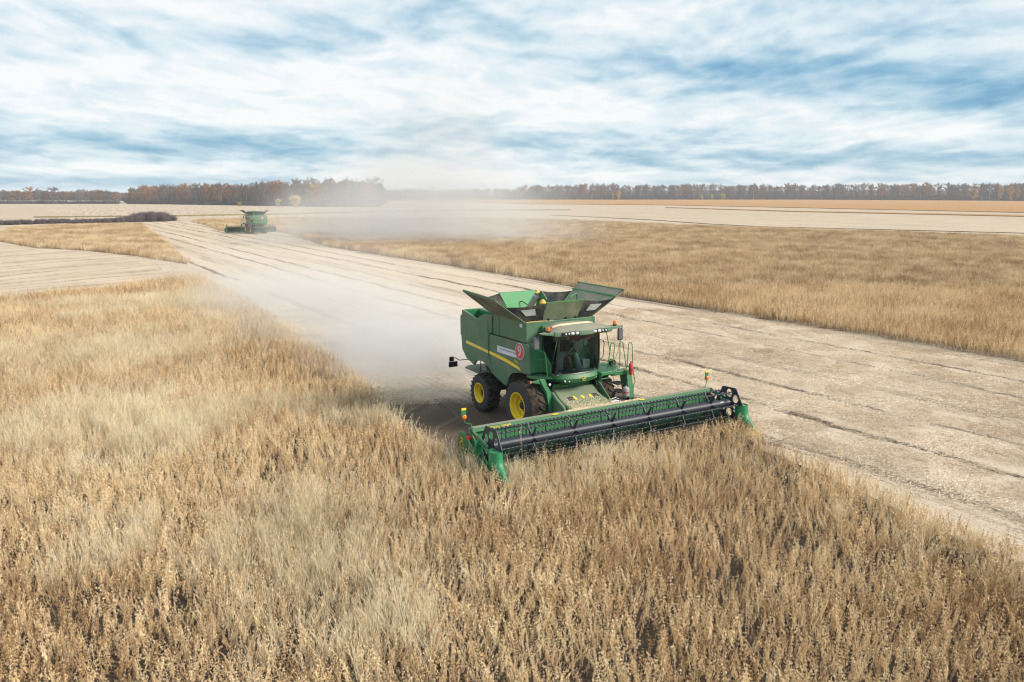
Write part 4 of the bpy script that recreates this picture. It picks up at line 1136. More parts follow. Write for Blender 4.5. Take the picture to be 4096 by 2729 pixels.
    c = n.mix(n.m('MULTIPLY', n.m('MULTIPLY', n.sstep(y_, 50, 200), n.sstep(farr, 0.44, 0.60)), 0.42), c, (0.33, 0.25, 0.175))
    h = n.m('ADD', speck, n.m('MULTIPLY', tr, -0.4))
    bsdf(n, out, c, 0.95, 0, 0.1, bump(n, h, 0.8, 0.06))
    return m


def sheet(name, pts, z, mat, kind='structure', label=None):
    me = bpy.data.meshes.new(name)
    me.from_pydata([(x, y, z) for x, y in pts], [], [tuple(range(len(pts)))])
    o = bpy.data.objects.new(name, me); COL.objects.link(o); me.materials.append(mat)
    bm = bmesh.new(); bm.from_mesh(me); bmesh.ops.recalc_face_normals(bm, faces=bm.faces)
    for f_ in bm.faces:
        if f_.normal.z < 0: f_.normal_flip()
    bm.to_mesh(me); bm.free()
    o['kind'] = kind
    if label: o['label'] = label
    return o
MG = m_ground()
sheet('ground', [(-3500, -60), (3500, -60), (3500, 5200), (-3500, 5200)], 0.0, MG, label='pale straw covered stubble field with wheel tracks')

# ------------------------------------------------------------------ field outlines (metres)
FG = [(-46, 62), (-43.5, 65.1), (-42.5, 66.8), (-38.1, 72.3), (-35.5, 78.8), (-33.0, 83.1), (-31.1, 81.8), (-25.6, 72.3), (-18.5, 59.3), (-12.0, 46.3), (-8.0, 38.9), (-5.8, 34.2), (-4.1, 29.9), (-2.2, 26.6), (-0.75, 24.1),
      (8.55, 29.75), (8.85, 28.6), (8.75, 27.2), (9.2, 26.3), (10.0, 24.7), (10.6, 22.9), (11.1, 21.3), (11.6, 19.9), (12.4, 18.4), (13.6, 15.5), (15.5, 11), (15.5, 7.5), (-13, 7.5), (-24, 18), (-40, 40)]
RF = [(-101.8, 260.1), (-82.4, 222.2), (-70.0, 196.0), (-66.0, 189.0), (-56.9, 195.0), (-50.0, 181.5), (-44.0, 168.0), (-32.0, 139.0), (-22.9, 123.5), (-15.4, 111.8), (-6.6, 98.4), (2.9, 82.6), (5.4, 77.9), (8.9, 70.5), (16.2, 59.5), (22.7, 49.8), (27.3, 41.9), (31, 35.5), (38, 35),
      (75, 90), (118, 150), (101.3, 161.4), (80.2, 182.7), (56.4, 202.1), (38.9, 226.1), (24.2, 248.1), (12.6, 260.8), (-11.2, 274.8), (-40.4, 278), (-70.5, 281), (-83.1, 281), (-90.2, 276), (-96.6, 264)]
ML = [(-114, 175), (-112.0, 178.5), (-122.9, 202.1), (-119.3, 219.6), (-102.6, 226.1), (-84.6, 189.5), (-61.6, 143.8), (-46.8, 113.3), (-40.8, 102.1), (-43.8, 105.4), (-52.5, 114.9), (-66.9, 127.3), (-78.4, 133.4), (-95.4, 151.6), (-108.7, 161.9), (-125, 170)]


def inside(poly, X, Y):
    c = np.zeros(X.shape, bool); n = len(poly)
    for i in range(n):
        x0, y0 = poly[i]; x1, y1 = poly[(i + 1) % n]
        cond = ((y0 > Y) != (y1 > Y))
        with np.errstate(divide='ignore', invalid='ignore'):
            xi = (x1 - x0) * (Y - y0) / (y1 - y0 + 1e-12) + x0
        c ^= cond & (X < xi)
    return c


def m_soil():
    m, n, out = new_mat('dark_field_soil')
    p = pos(n)
    a = n.noise(p, 7, 5, 0.7); b = n.noise(p, 26, 3, 0.7, 0.6)
    c = n.mix(n.sstep(b, 0.50, 0.66), n.mix(a, (0.030, 0.024, 0.022), (0.065, 0.050, 0.041)), (0.21, 0.155, 0.10))
    bsdf(n, out, c, 0.95, 0, 0.1, bump(n, b, 0.9, 0.05))
    return m
MS = m_soil()
sheet('field_soil', FG, 0.004, MS, label='dark soil under the standing crop')
MS2 = MS.copy(); MS2.name = 'trashy_field_soil'
for q_ in MS2.node_tree.nodes:
    if q_.type == 'MIX':
        for si in (6, 7):
            if not q_.inputs[si].is_linked:
                q_.inputs[si].default_value = [min(1, c_ * 2.4) for c_ in q_.inputs[si].default_value[:3]] + [1]
sheet('field_soil', RF, 0.012, MS2, label='dark soil under the standing crop')
sheet('field_soil', ML, 0.012, MS2, label='dark soil under the standing crop')

# ------------------------------------------------------------------ crop plants
def m_crop(name, c0, c1, c2):
    m, n, out = new_mat(name)
    p = pos(n)
    oi = n.n.new('ShaderNodeObjectInfo')
    r = oi.outputs['Random']
    a = n.noise(p, 0.11, 3, 0.6); b = n.noise(p, 0.45, 2, 0.5)
    k = n.m('ADD', n.m('MULTIPLY', n.m('SUBTRACT', a, 0.5), 1.7), n.m('MULTIPLY', n.m('SUBTRACT', b, 0.5), 0.6))
    k = n.m('ADD', n.m('ADD', k, n.m('MULTIPLY', n.m('SUBTRACT', r, 0.5), 1.0)), 0.5, clamp=True)
    c = n.ramp(k, [(0.0, c0), (0.5, c1), (1.0, c2)])
    bs = n.n.new('ShaderNodeBsdfDiffuse'); n.put(bs.inputs[0], c)
    tl = n.n.new('ShaderNodeBsdfTranslucent'); n.put(tl.inputs[0], c)
    mx = n.n.new('ShaderNodeMixShader'); mx.inputs[0].default_value = 0.24
    n.l.new(bs.outputs[0], mx.inputs[1]); n.l.new(tl.outputs[0], mx.inputs[2]); n.l.new(mx.outputs[0], out.inputs[0])
    return m
M_POD = m_crop('dry_pod', (0.50, 0.325, 0.16), (0.90, 0.68, 0.41), (0.98, 0.84, 0.57))
M_STEM = m_crop('dry_stem', (0.26, 0.175, 0.10), (0.54, 0.40, 0.25), (0.76, 0.62, 0.43))
M_WEED = m_crop('dry_grass', (0.62, 0.51, 0.34), (0.84, 0.73, 0.52), (0.95, 0.86, 0.66))
M_LITTER = m_crop('straw_piece', (0.58, 0.47, 0.355), (0.70, 0.59, 0.455), (0.82, 0.71, 0.57))


def proto(name, mb, mats, face_mat):
    me = bpy.data.meshes.new(name); me.from_pydata(mb.V, [], mb.F)
    for q in mats: me.materials.append(q)
    me.polygons.foreach_set('material_index', face_mat); me.update()
    return bpy.data.objects.new(name, me)


def ribbon(mb, path, w, ang):
    """thin three-sided stalk, tapering"""
    n = len(path); vs = []
    for i, p in enumerate(path):
        ww = w * (1 - 0.6 * i / (n - 1))
        for j in range(3):
            a = ang + 2.094 * j; vs.append((p[0] + ww * math.cos(a), p[1] + ww * math.sin(a), p[2]))
    fs = []
    for i in range(n - 1):
        for j in range(3): fs.append((i * 3 + j, i * 3 + (j + 1) % 3, i * 3 + 3 + (j + 1) % 3, i * 3 + 3 + j))
    mb.add(vs, fs)


def pod(mb, p, d, L, w):
    d = Vector(d).normalized(); p = Vector(p)
    a = d.orthogonal().normalized(); b = d.cross(a)
    mid = p + d * L * 0.5
    vs = [p, p + d * L] + [mid + a * w * math.cos(t) + b * w * 0.7 * math.sin(t) for t in (0, 2.1, 4.2)]
    mb.add(vs, [(0, 2, 3), (0, 3, 4), (0, 4, 2), (1, 3, 2), (1, 4, 3), (1, 2, 4)])


def bean_plant(rnd, mb, fm, ox=0, oy=0, full=True, podk=1.0):
    h = rnd.uniform(0.52, 0.96); az_ = rnd.uniform(0, 6.28); le = abs(rnd.gauss(0.0, 0.20)); an = rnd.uniform(0, 6.28)
    n0 = len(mb.F)
    def at(t): return (ox + math.cos(az_) * le * t * t * h * 1.6, oy + math.sin(az_) * le * t * t * h * 1.6, h * t)
    K = 4 if full else 3
    ribbon(mb, [at(i / K) for i in range(K + 1)], 0.0045 if full else 0.009, an)
    stems = [(at, 1.0, 0.12)]
    if full:
        for k in range(rnd.choice((0, 1, 1, 2))):
            t0 = rnd.uniform(0.12, 0.4); ba = rnd.uniform(0, 6.28); bl = rnd.uniform(0.25, 0.42); b0 = at(t0)
            f_ = (lambda b0, ba, bl: (lambda t: (b0[0] + math.cos(ba) * bl * 0.22 * t, b0[1] + math.sin(ba) * bl * 0.22 * t, b0[2] + bl * t)))(b0, ba, bl)
            ribbon(mb, [f_(0), f_(0.5), f_(1)], 0.003, ba); stems.append((f_, 0.5, 0.3))
    fm += [1] * (len(mb.F) - n0)
    n0 = len(mb.F)
    for f_, frac, t0 in stems:
        nn = int((14 if full else 8) * frac * podk)
        for k in range(nn):
            t = t0 + (1 - t0) * (k + rnd.random()) / nn
            p = f_(min(t, 1.0))
            for q in range(rnd.choice((2, 3, 3)) if full else 1):
                a = rnd.uniform(0, 6.28); dn = rnd.uniform(-3.2, -0.3) if t < 0.93 else rnd.uniform(0.2, 2.5)
                L = rnd.uniform(0.040, 0.060); w = 0.0082
                if not full: L *= 1.6; w *= 1.5
                off = rnd.uniform(0.003, 0.014)
                pod(mb, (p[0] + math.cos(a) * off, p[1] + math.sin(a) * off, p[2]), (math.cos(a), math.sin(a), dn), L, w)
    fm += [0] * (len(mb.F) - n0)


def weed_tuft(rnd, mb, fm, ox=0, oy=0):
    n0 = len(mb.F)
    for k in range(11):
        a = rnd.uniform(0, 6.28); h = rnd.uniform(0.6, 1.05); le = rnd.uniform(0.05, 0.45); b = rnd.uniform(0, 6.28)
        bx, by = ox + rnd.gauss(0, .05), oy + rnd.gauss(0, .05)
        pth = [(bx + math.cos(a) * le * t * t * h, by + math.sin(a) * le * t * t * h, h * t * (1 - 0.18 * le * t)) for t in (0, .3, .6, .85, 1)]
        ribbon(mb, pth, 0.0038, b)
        for q in range(4):
            t = rnd.uniform(.55, 1); c_ = rnd.uniform(0, 6.28)
            p = (bx + math.cos(a) * le * t * t * h, by + math.sin(a) * le * t * t * h, h * t * (1 - 0.18 * le * t))
            ribbon(mb, [p, (p[0] + .05 * math.cos(c_), p[1] + .05 * math.sin(c_), p[2] + .07)], 0.004, c_)
    fm += [2] * (len(mb.F) - n0)


def collection_of(objs, name):
    c = bpy.data.collections.new(name)
    for o in objs: c.objects.link(o)
    return c


def scatter_group(name, coll):
    g = bpy.data.node_groups.new(name, 'GeometryNodeTree')
    g.interface.new_socket('Geometry', in_out='INPUT', socket_type='NodeSocketGeometry')
    g.interface.new_socket('Geometry', in_out='OUTPUT', socket_type='NodeSocketGeometry')
    i = g.nodes.new('NodeGroupInput'); o = g.nodes.new('NodeGroupOutput')
    ci = g.nodes.new('GeometryNodeCollectionInfo'); ci.inputs[0].default_value = coll
    ci.inputs[1].default_value = True; ci.inputs[2].default_value = True
    ip = g.nodes.new('GeometryNodeInstanceOnPoints')
    ip.inputs['Pick Instance'].default_value = True
    def attr(nm, ty):
        a = g.nodes.new('GeometryNodeInputNamedAttribute'); a.data_type = ty; a.inputs[0].default_value = nm; return a.outputs[0]
    g.links.new(i.outputs[0], ip.inputs['Points']); g.links.new(ci.outputs[0], ip.inputs['Instance'])
    g.links.new(attr('pick', 'INT'), ip.inputs['Instance Index'])
    g.links.new(attr('turn', 'FLOAT_VECTOR'), ip.inputs['Rotation'])
    g.links.new(attr('size', 'FLOAT_VECTOR'), ip.inputs['Scale'])
    g.links.new(ip.outputs[0], o.inputs[0])
    return g


def scatter(name, group, X, Y, Z, pick, turn, size, label, cat, grp=None):
    me = bpy.data.meshes.new(name); n = len(X)
    me.vertices.add(n); me.vertices.foreach_set('co', np.stack([X, Y, Z], 1).ravel().astype(np.float32))
    a = me.attributes.new('pick', 'INT', 'POINT'); a.data.foreach_set('value', pick.astype(np.int32))
    a = me.attributes.new('turn', 'FLOAT_VECTOR', 'POINT'); a.data.foreach_set('vector', turn.astype(np.float32).ravel())
    a = me.attributes.new('size', 'FLOAT_VECTOR', 'POINT'); a.data.foreach_set('vector', size.astype(np.float32).ravel())
    o = bpy.data.objects.new(name, me); COL.objects.link(o)
    md = o.modifiers.new('scatter', 'NODES'); md.node_group = group
    tag(o, label, cat, grp, 'stuff')
    return o


NV = 9
rnd = random.Random(77)
plants = []
for k in range(NV):
    mb = MB(); fm = []; bean_plant(rnd, mb, fm); plants.append(proto('bean_plant_%02d' % k, mb, [M_POD, M_STEM, M_WEED], fm))
for k in range(3):
    mb = MB(); fm = []; weed_tuft(rnd, mb, fm); plants.append(proto('bean_plant_%02d' % (NV + k), mb, [M_POD, M_STEM, M_WEED], fm))
NC = 5
clumps = []
for k in range(NC):
    mb = MB(); fm = []
    for q in range(44): bean_plant(rnd, mb, fm, rnd.uniform(-.62, .62), rnd.uniform(-.62, .62), False)
    clumps.append(proto('crop_clump_%02d' % k, mb, [M_POD, M_STEM, M_WEED], fm))
G_PLANT = scatter_group('scatter_plants', collection_of(plants, 'plant_kinds'))
G_CLUMP = scatter_group('scatter_clumps', collection_of(clumps, 'clump_kinds'))

RS = np.random.RandomState(5)


def vnoise(X, Y, sc_, seed):
    """cheap smooth value noise"""
    r = np.random.RandomState(seed); T = r.rand(64, 64)
    x = X * sc_; y = Y * sc_
    xi = np.floor(x).astype(int); yi = np.floor(y).astype(int); fx_ = x - xi; fy_ = y - yi
    fx_ = fx_ * fx_ * (3 - 2 * fx_); fy_ = fy_ * fy_ * (3 - 2 * fy_)
    a = T[xi % 64, yi % 64]; b = T[(xi + 1) % 64, yi % 64]; c = T[xi % 64, (yi + 1) % 64]; d = T[(xi + 1) % 64, (yi + 1) % 64]
    return (a * (1 - fx_) + b * fx_) * (1 - fy_) + (c * (1 - fx_) + d * fx_) * fy_


def grid_points(poly, step, ymin, ymax, margin=4.0):
    xs = [p[0] for p in poly]; ys_ = [p[1] for p in poly]
    x0, x1, y0, y1 = min(xs), max(xs), max(min(ys_), ymin), min(max(ys_), ymax)
    gx, gy = np.meshgrid(np.arange(x0, x1, step), np.arange(y0, y1, step))
    X = gx.ravel() + RS.uniform(-.5, .5, gx.size) * step; Y = gy.ravel() + RS.uniform(-.5, .5, gx.size) * step
    k = inside(poly, X, Y) & (np.abs(X) < 0.655 * Y + margin)
    return X[k], Y[k]


def attrs(X, Y, base=1.0, npick=NV, tilt=0.14, weeds=False, hvar=0.22):
    n = len(X)
    pick = RS.randint(0, npick, n)
    wn = vnoise(X, Y, 0.16, 3) * 0.6 + vnoise(X, Y, 0.5, 4) * 0.4
    left = np.clip((6.0 - X) / 14.0, 0, 1)
    if weeds:
        pr_ = np.clip((wn - 0.55) * 2.6, 0, 0.55) * (0.15 + 0.85 * left)
        for wx, wy, wa, wb in WEEDS:
            pr_ = np.maximum(pr_, 0.85 * np.exp(-((X - wx) / wa) ** 2 - ((Y - wy) / wb) ** 2) * (0.4 + 0.9 * vnoise(X, Y, 1.1, 31)))
        wk = RS.rand(n) < pr_
        pick = np.where(wk, NV + RS.randint(0, 3, n), pick)
    ln = vnoise(X, Y, 0.25, 8) - 0.5; lm = vnoise(X, Y, 0.25, 9) - 0.5
    turn = np.stack([RS.normal(0, tilt, n) + ln * 0.6, RS.normal(0, tilt, n) + lm * 0.6, RS.uniform(0, 6.28, n)], 1)
    s = base * (1 + RS.uniform(-1, 1, n) * hvar) * (0.88 + 0.24 * vnoise(X, Y, 0.3, 12))
    return pick, turn, np.stack([s, s, s], 1)


WEEDS = [(-16.5, 30.0, 3.0, 4.0), (-12.6, 28.5, 2.0, 3.5), (-5.8, 19.8, 1.4, 2.6), (-4.3, 17.4, 1.3, 2.4), (-3.0, 15.6, 1.2, 1.8), (-22, 44, 5, 5)]
# foreground: every plant its own instance
X1, Y1 = grid_points(FG, 0.150, 7, 40)
X2, Y2 = grid_points(FG, 0.17, 40, 90)
X = np.concatenate([X1, X2]); Y = np.concatenate([Y1, Y2])
gap = vnoise(X + 3 * vnoise(X, Y, 0.4, 21), Y, 0.9, 20) * 0.6 + vnoise(X, Y, 2.2, 22) * 0.4
k = RS.rand(len(X)) < np.clip(0.35 + (gap - 0.22) * 3.0, 0.2, 1.0)
# keep clear of the header itself
lu, lv = to_local(X, Y)
k &= ~((lu < 3.75) & (lu > -6) & (np.abs(lv) < 5.62)) & ~((np.abs(lv - 5.4) < 0.22) & (lu < 5.0) & (lu > 3.5)) & ~((np.abs(lv + 5.4) < 0.22) & (lu < 5.0) & (lu > 3.5))
X, Y = X[k], Y[k]
pk, tn, sz = attrs(X, Y, 0.88, weeds=True)
sz[Y > 40] *= 1.08
scatter('standing_crop', G_PLANT, X, Y, np.zeros(len(X)), pk, tn, sz, 'dry tan bean crop standing in the foreground in front of the header', 'crop')
print('foreground plants', len(X))
# field beyond the cut strip
X1, Y1 = grid_points(RF, 0.165, 30, 74)
pk, tn, sz = attrs(X1, Y1, 1.08)
scatter('standing_crop', G_PLANT, X1, Y1, np.zeros(len(X1)), pk, tn, sz, 'dry tan bean crop at the right edge, beyond the cut strip', 'crop')
print('right near plants', len(X1))
X2, Y2 = grid_points(RF, 0.80, 72, 150, 8)
X3, Y3 = grid_points(RF, 1.15, 150, 300, 10)
X = np.concatenate([X2, X3]); Y = np.concatenate([Y2, Y3])
pk, tn, sz = attrs(X, Y, 1.0, NC, 0.03, False, 0.10)
sz[Y > 150, :2] *= 1.35
scatter('standing_crop', G_CLUMP, X, Y, np.zeros(len(X)), pk, tn, sz, 'wide tan crop field stretching behind the harvester to the pale stubble', 'crop')
print('right far clumps', len(X))
X, Y = grid_points(ML, 0.95, 90, 240, 10)
pk, tn, sz = attrs(X, Y, 1.0, NC, 0.03, False, 0.10)
sz[:, :2] *= 1.2
scatter('standing_crop', G_CLUMP, X, Y, np.zeros(len(X)), pk, tn, sz, 'uncut wedge of tan crop at the left between two harvested strips', 'crop')

# ------------------------------------------------------------------ straw lying on the cut strip
lit = []
for k in range(4):
    mb = MB(); fm = []
    for q in range(420):
        x, y = rnd.uniform(-.9, .9), rnd.uniform(-.9, .9); a = rnd.uniform(0, 3.14); L = rnd.uniform(0.03, 0.11); w = rnd.uniform(0.003, 0.006); z0 = rnd.uniform(0.0, 0.05); z1 = z0 + rnd.uniform(-.02, .04)
        ca, sa = math.cos(a), math.sin(a)
        mb.add([(x - ca * L + sa * w, y - sa * L - ca * w, z0), (x + ca * L + sa * w, y + sa * L - ca * w, z1), (x + ca * L - sa * w, y + sa * L + ca * w, z1 + .006), (x - ca * L - sa * w, y - sa * L + ca * w, z0 + .006)], [(0, 1, 2, 3)])
    for q in range(60):
        x, y = rnd.uniform(-.9, .9), rnd.uniform(-.9, .9); ribbon(mb, [(x, y, 0), (x + rnd.uniform(-.02, .02), y + rnd.uniform(-.02, .02), rnd.uniform(.06, .13))], 0.005, rnd.random())
    lit.append(proto('straw_patch_%02d' % k, mb, [M_LITTER], [0] * len(mb.F)))
G_LIT = scatter_group('scatter_litter', collection_of(lit, 'litter_kinds'))
STRIP = [(-60, 140), (-33, 84), (-25.6, 72.3), (-12.0, 46.3), (-4.1, 29.9), (-0.95, 24.6), (8.5, 29.8), (9.2, 26.5), (11.1, 21.3), (12.4, 18.4), (15.5, 11), (20, 11), (33, 36), (22.7, 50.6), (8.5, 70.5), (-6.6, 98.4), (-30, 138)]
X, Y = grid_points(STRIP, 1.05, 9, 62, 3)
lu, lv = to_local(X, Y)
w_ = lv / 10.76; w_ = (w_ - np.round(w_)) * 10.76
own = (np.abs(lv) < 5.4) & (lu > -6.0)
band = np.abs(np.abs(w_) - 1.7) < 0.35
k = (RS.rand(len(X)) < np.where(own, 0.0, np.where(np.abs(w_) > 4.6, 0.8, 0.97))) & ~band
X, Y = X[k], Y[k]; n = len(X)
s = RS.uniform(0.8, 1.15, n)
scatter('straw_litter', G_LIT, X, Y, np.full(n, 0.004), RS.randint(0, 4, n), np.stack([np.zeros(n), np.zeros(n), RS.uniform(0, 6.28, n)], 1), np.stack([s, s, s], 1), 'chopped pale straw and short stubble lying on the cut strip', 'straw')
print('litter', n)

# tall weed standing in front of the header
wd = MB(); fm = []
ribbon(wd, [(0, 0, 0), (0.03, 0.0, 0.5), (0.0, 0.05, 1.0), (-0.06, 0.10, 1.45), (-0.12, 0.22, 1.75)], 0.009, 0.3)
for k in range(16):
    t = 0.6 + 1.1 * k / 16; a = k * 2.4
    wd.add(*(lambda p: ([(p[0], p[1], p[2]), (p[0] + .05 * math.cos(a), p[1] + .05 * math.sin(a), p[2] + .06), (p[0] + .03 * math.cos(a + .7), p[1] + .03 * math.sin(a + .7), p[2] + .02)], [(0, 1, 2)]))((-0.02 - 0.05 * max(0, t - 1), 0.05 * t, t)))
ow = wd.obj('tall_weed', M_WEED, None, 0, 0)
ow.location = in_combine(4.25, -4.35, 0); ow.rotation_euler = (0.05, -0.1, HEAD)
tag(ow, 'single tall pale dry weed rising in front of the left end of the reel', 'weed')

# ------------------------------------------------------------------ far fields
def m_far(name, c0, c1, sc_=0.12, stripe=0.0):
    m, n, out = new_mat(name)
    p = pos(n)
    a = n.noise(n.v('MULTIPLY', p, (1, 0.35, 1)), sc_, 5, 0.65); b = n.noise(n.v('MULTIPLY', p, (1, .5, 1)), 1.4, 4, 0.75)
    c = n.mix(n.m('ADD', n.m('MULTIPLY', a, 0.6), n.m('MULTIPLY', b, 0.4)), c0, c1)
    bsdf(n, out, c, 0.95, 0, 0.05, bump(n, b, 1.0, 0.5))
    return m
def raised(name, pts, z, mat, label):
    mb = MB().prism(pts, 0.0, z, 'Z'); o = mb.obj(name, mat, None, 0, 0); tag(o, label, 'crop', None, 'stuff'); return o
MB1 = m_far('rusty_far_crop', (0.26, 0.135, 0.05), (0.58, 0.35, 0.16))
raised('far_crop', [(14, 655), (60, 640), (112.6, 602), (168.2, 498.7), (230.1, 372), (330, 250), (900, 500), (900, 1100), (-150, 1180), (-150, 985), (-60, 850)], 0.35, MB1, 'broad rust brown crop field in front of the long tree line at right')
raised('far_crop', [(92.7, 496), (133.0, 394.0), (192.4, 309), (260, 215), (275, 222), (202.7, 324.3), (137, 402), (97, 500)], 0.35, MB1, 'narrow strip of brown crop between pale stubble bands at right')
MW = m_far('dark_weedy_strip', (0.12, 0.085, 0.06), (0.26, 0.19, 0.12), 0.8)
def strip(pts, w):
    L = []; Rr = []
    for i, p in enumerate(pts):
        a = Vector(pts[max(i - 1, 0)]); b = Vector(pts[min(i + 1, len(pts) - 1)]); t = (b - a).normalized(); nn = Vector((-t.y, t.x)) * w / 2
        L.append((p[0] + nn.x, p[1] + nn.y)); Rr.append((p[0] - nn.x, p[1] - nn.y))
    return L + Rr[::-1]
raised('weed_strip', strip([(16.0, 331.9), (46.2, 272.8), (56.2, 238.0), (65.9, 216.5), (88.2, 200.9), (113.8, 181.3), (135, 165)], 0.9), 0.14, MW, 'thin dark line of weeds across the pale stubble at right')
raised('grass_bank', strip([(-175, 300), (-130, 318), (-95, 345), (-60, 392), (-20, 420), (30, 430)], 5.0), 0.4, m_far('dull_green_verge', (0.16, 0.15, 0.06), (0.34, 0.28, 0.14), 0.8), 'low greenish grass verge in front of the left wood')

# ================================================================== TREES
def m_bark(name, c0, c1):
    m, n, out = new_mat(name)
    oi = n.n.new('ShaderNodeObjectInfo').outputs['Random']
    a = n.noise(obj_co(n), 1.5, 3, 0.6)
    bsdf(n, out, n.mix(n.m('ADD', n.m('MULTIPLY', oi, 0.5), n.m('MULTIPLY', a, 0.5)), c0, c1), 0.95, 0, 0.05)
    return m
BARK = m_bark('grey_bark', (0.05, 0.042, 0.040), (0.13, 0.11, 0.10))
BIRCH = m_bark('white_bark', (0.40, 0.37, 0.34), (0.62, 0.58, 0.54))
TW = {'bare': m_bark('bare_twigs', (0.13, 0.098, 0.092), (0.25, 0.19, 0.17)),
      'rust': m_bark('rusty_leaves', (0.24, 0.12, 0.065), (0.44, 0.23, 0.11)),
      'gold': m_bark('golden_leaves', (0.50, 0.28, 0.06), (0.78, 0.50, 0.12)),
      'pale': m_bark('pale_yellow_leaves', (0.60, 0.45, 0.16), (0.80, 0.64, 0.28)),
      'lime': m_bark('yellow_green_leaves', (0.40, 0.38, 0.10), (0.60, 0.55, 0.18)),
      'brush': m_bark('purple_brown_twigs', (0.10, 0.080, 0.092), (0.20, 0.16, 0.17))}


def tree_meshes(rnd, h, spread, kind, dense=1.0, low=0.3, trunk_r=0.24, nlimb=11, leafy=0.0):
    tr = MB(); cr = MB()
    lean = rnd.uniform(-.05, .05), rnd.uniform(-.05, .05)
    def stem(t): return Vector((lean[0] * h * t + 0.1 * math.sin(t * 5), lean[1] * h * t, h * t))
    tr.tube([stem(0), stem(.25), stem(.5), stem(.75), stem(.95)], trunk_r, 6, trunk_r * .2)
    tips = []
    for k in range(nlimb):
        t = low + (0.93 - low) * (k + rnd.random() * .6) / nlimb
        a = k * 2.4 + rnd.uniform(-.5, .5)
        prof = math.sin(math.pi * min(1, (t - low * .6) / (1.12 - low * .6))) ** .6
        L = spread * prof * rnd.uniform(.65, 1.1); up = rnd.uniform(.5, 1.1) * L
        b = stem(t); m_ = b + Vector((math.cos(a) * L * .5, math.sin(a) * L * .5, up * .35)); e = b + Vector((math.cos(a) * L, math.sin(a) * L, up))
        if e.z > h * .98: e.z = h * (.98 - .12 * rnd.random() - .10 * (L / spread))
        tr.tube([b, m_, e], trunk_r * .38, 4, trunk_r * .10, cap=False)
        tips += [b.lerp(m_, .6), m_, m_.lerp(e, .5), e, e]
    tips += [stem(.9), stem(.95), stem(1.0)]
    for p in tips:
        nn = int(24 * dense)
        for q in range(nn):
            d = Vector((rnd.gauss(0, 1), rnd.gauss(0, 1), rnd.gauss(.45, .8))).normalized(); L = rnd.uniform(.5, 1.5) * spread * .30
            s0 = p + Vector((rnd.gauss(0, .25), rnd.gauss(0, .25), rnd.gauss(0, .25))); e = s0 + d * L
            w = d.cross(Vector((rnd.random(), rnd.random(), rnd.random()))).normalized() * rnd.uniform(.045, .10)
            cr.add([s0 - w, s0 + w, e], [(0, 1, 2)])
            for z in range(int(leafy * 3 + rnd.random())):
                c = s0.lerp(e, rnd.random()) + Vector((rnd.gauss(0, .15), rnd.gauss(0, .15), rnd.gauss(0, .15)))
                u = Vector((rnd.gauss(0, 1), rnd.gauss(0, 1), rnd.gauss(0, 1))).normalized() * rnd.uniform(.07, .17); v = u.orthogonal().normalized() * u.length
                cr.add([c - u, c + v, c + u, c - v], [(0, 1, 2, 3)])
    def mk(mb, nm, mat):
        me = bpy.data.meshes.new(nm); me.from_pydata([tuple(v) for v in mb.V], [], mb.F); me.materials.append(mat); return me
    return mk(tr, 'trunk', BIRCH if kind in ('gold', 'birch') else BARK), mk(cr, 'crown', TW[{'birch': 'bare'}.get(kind, kind)])


rnd = random.Random(31)
KINDS = {}
KINDS['bare'] = [tree_meshes(rnd, 17, 4.2, 'bare', 1.0, .30) for _ in range(5)]
KINDS['slim'] = [tree_meshes(rnd, 17, 2.6, 'bare', 1.0, .35, .13) for _ in range(3)]
KINDS['rust'] = [tree_meshes(rnd, 15, 4.2, 'rust', 1.0, .22, leafy=.55) for _ in range(3)]
KINDS['birch'] = [tree_meshes(rnd, 16, 2.4, 'birch', .7, .40, .12, leafy=.05) for _ in range(2)]
KINDS['gold'] = [tree_meshes(rnd, 13, 2.3, 'gold', 1.0, .10, .12, 12, leafy=.9) for _ in range(2)]
KINDS['pale'] = [tree_meshes(rnd, 7.5, 4.2, 'pale', 1.3, .05, .14, 16, leafy=1.5)]
KINDS['lime'] = [tree_meshes(rnd, 7.5, 3.4, 'lime', 1.2, .05, .14, 14, leafy=1.3)]
LAB = {}


def tree(x, y, h, kind, name, label, group=None, wide=1.0):
    vs = KINDS[kind]; tm, cm = vs[rnd.randrange(len(vs))]
    base = {'bare': 17, 'slim': 17, 'rust': 15, 'birch': 16, 'gold': 13, 'pale': 7.5, 'lime': 7.5}[kind]
    s = h / base
    e = thing(name, label, 'tree', (x, y, 0), rnd.uniform(0, 6.28), group)
    e.scale = (s * wide, s * wide, s)
    for nm, me in (('trunk', tm), ('crown', cm)):
        o = bpy.data.objects.new(nm, me); COL.objects.link(o); o.parent = e
    return e


def az_xy(px, dist):   # position from a bearing written as picture column of the 1024-wide frame, at ground distance
    t = (px - 512) / (1860 * 1024 / 2353)
    return t * dist * 1.0, dist

# left tree line
for k in range(38):
    px = -6 + 128 * k / 37 + rnd.uniform(-1, 1)
    d = 690 + rnd.uniform(-12, 25)
    x, y = az_xy(px, d)
    kind = rnd.choice(['bare', 'bare', 'bare', 'rust', 'slim'])
    h = rnd.uniform(9.4, 11.8) if rnd.random() < .85 else 13.5
    if kind == 'rust': tree(x, y, h, kind, 'oak_tree', 'oak with rusty leaves in the tree line at far left', 'oaks in the far left tree line', 1.4)
    else: tree(x, y, h, kind, 'bare_tree', 'leafless tree in the tree line at far left', 'bare trees in the far left tree line', 1.5)
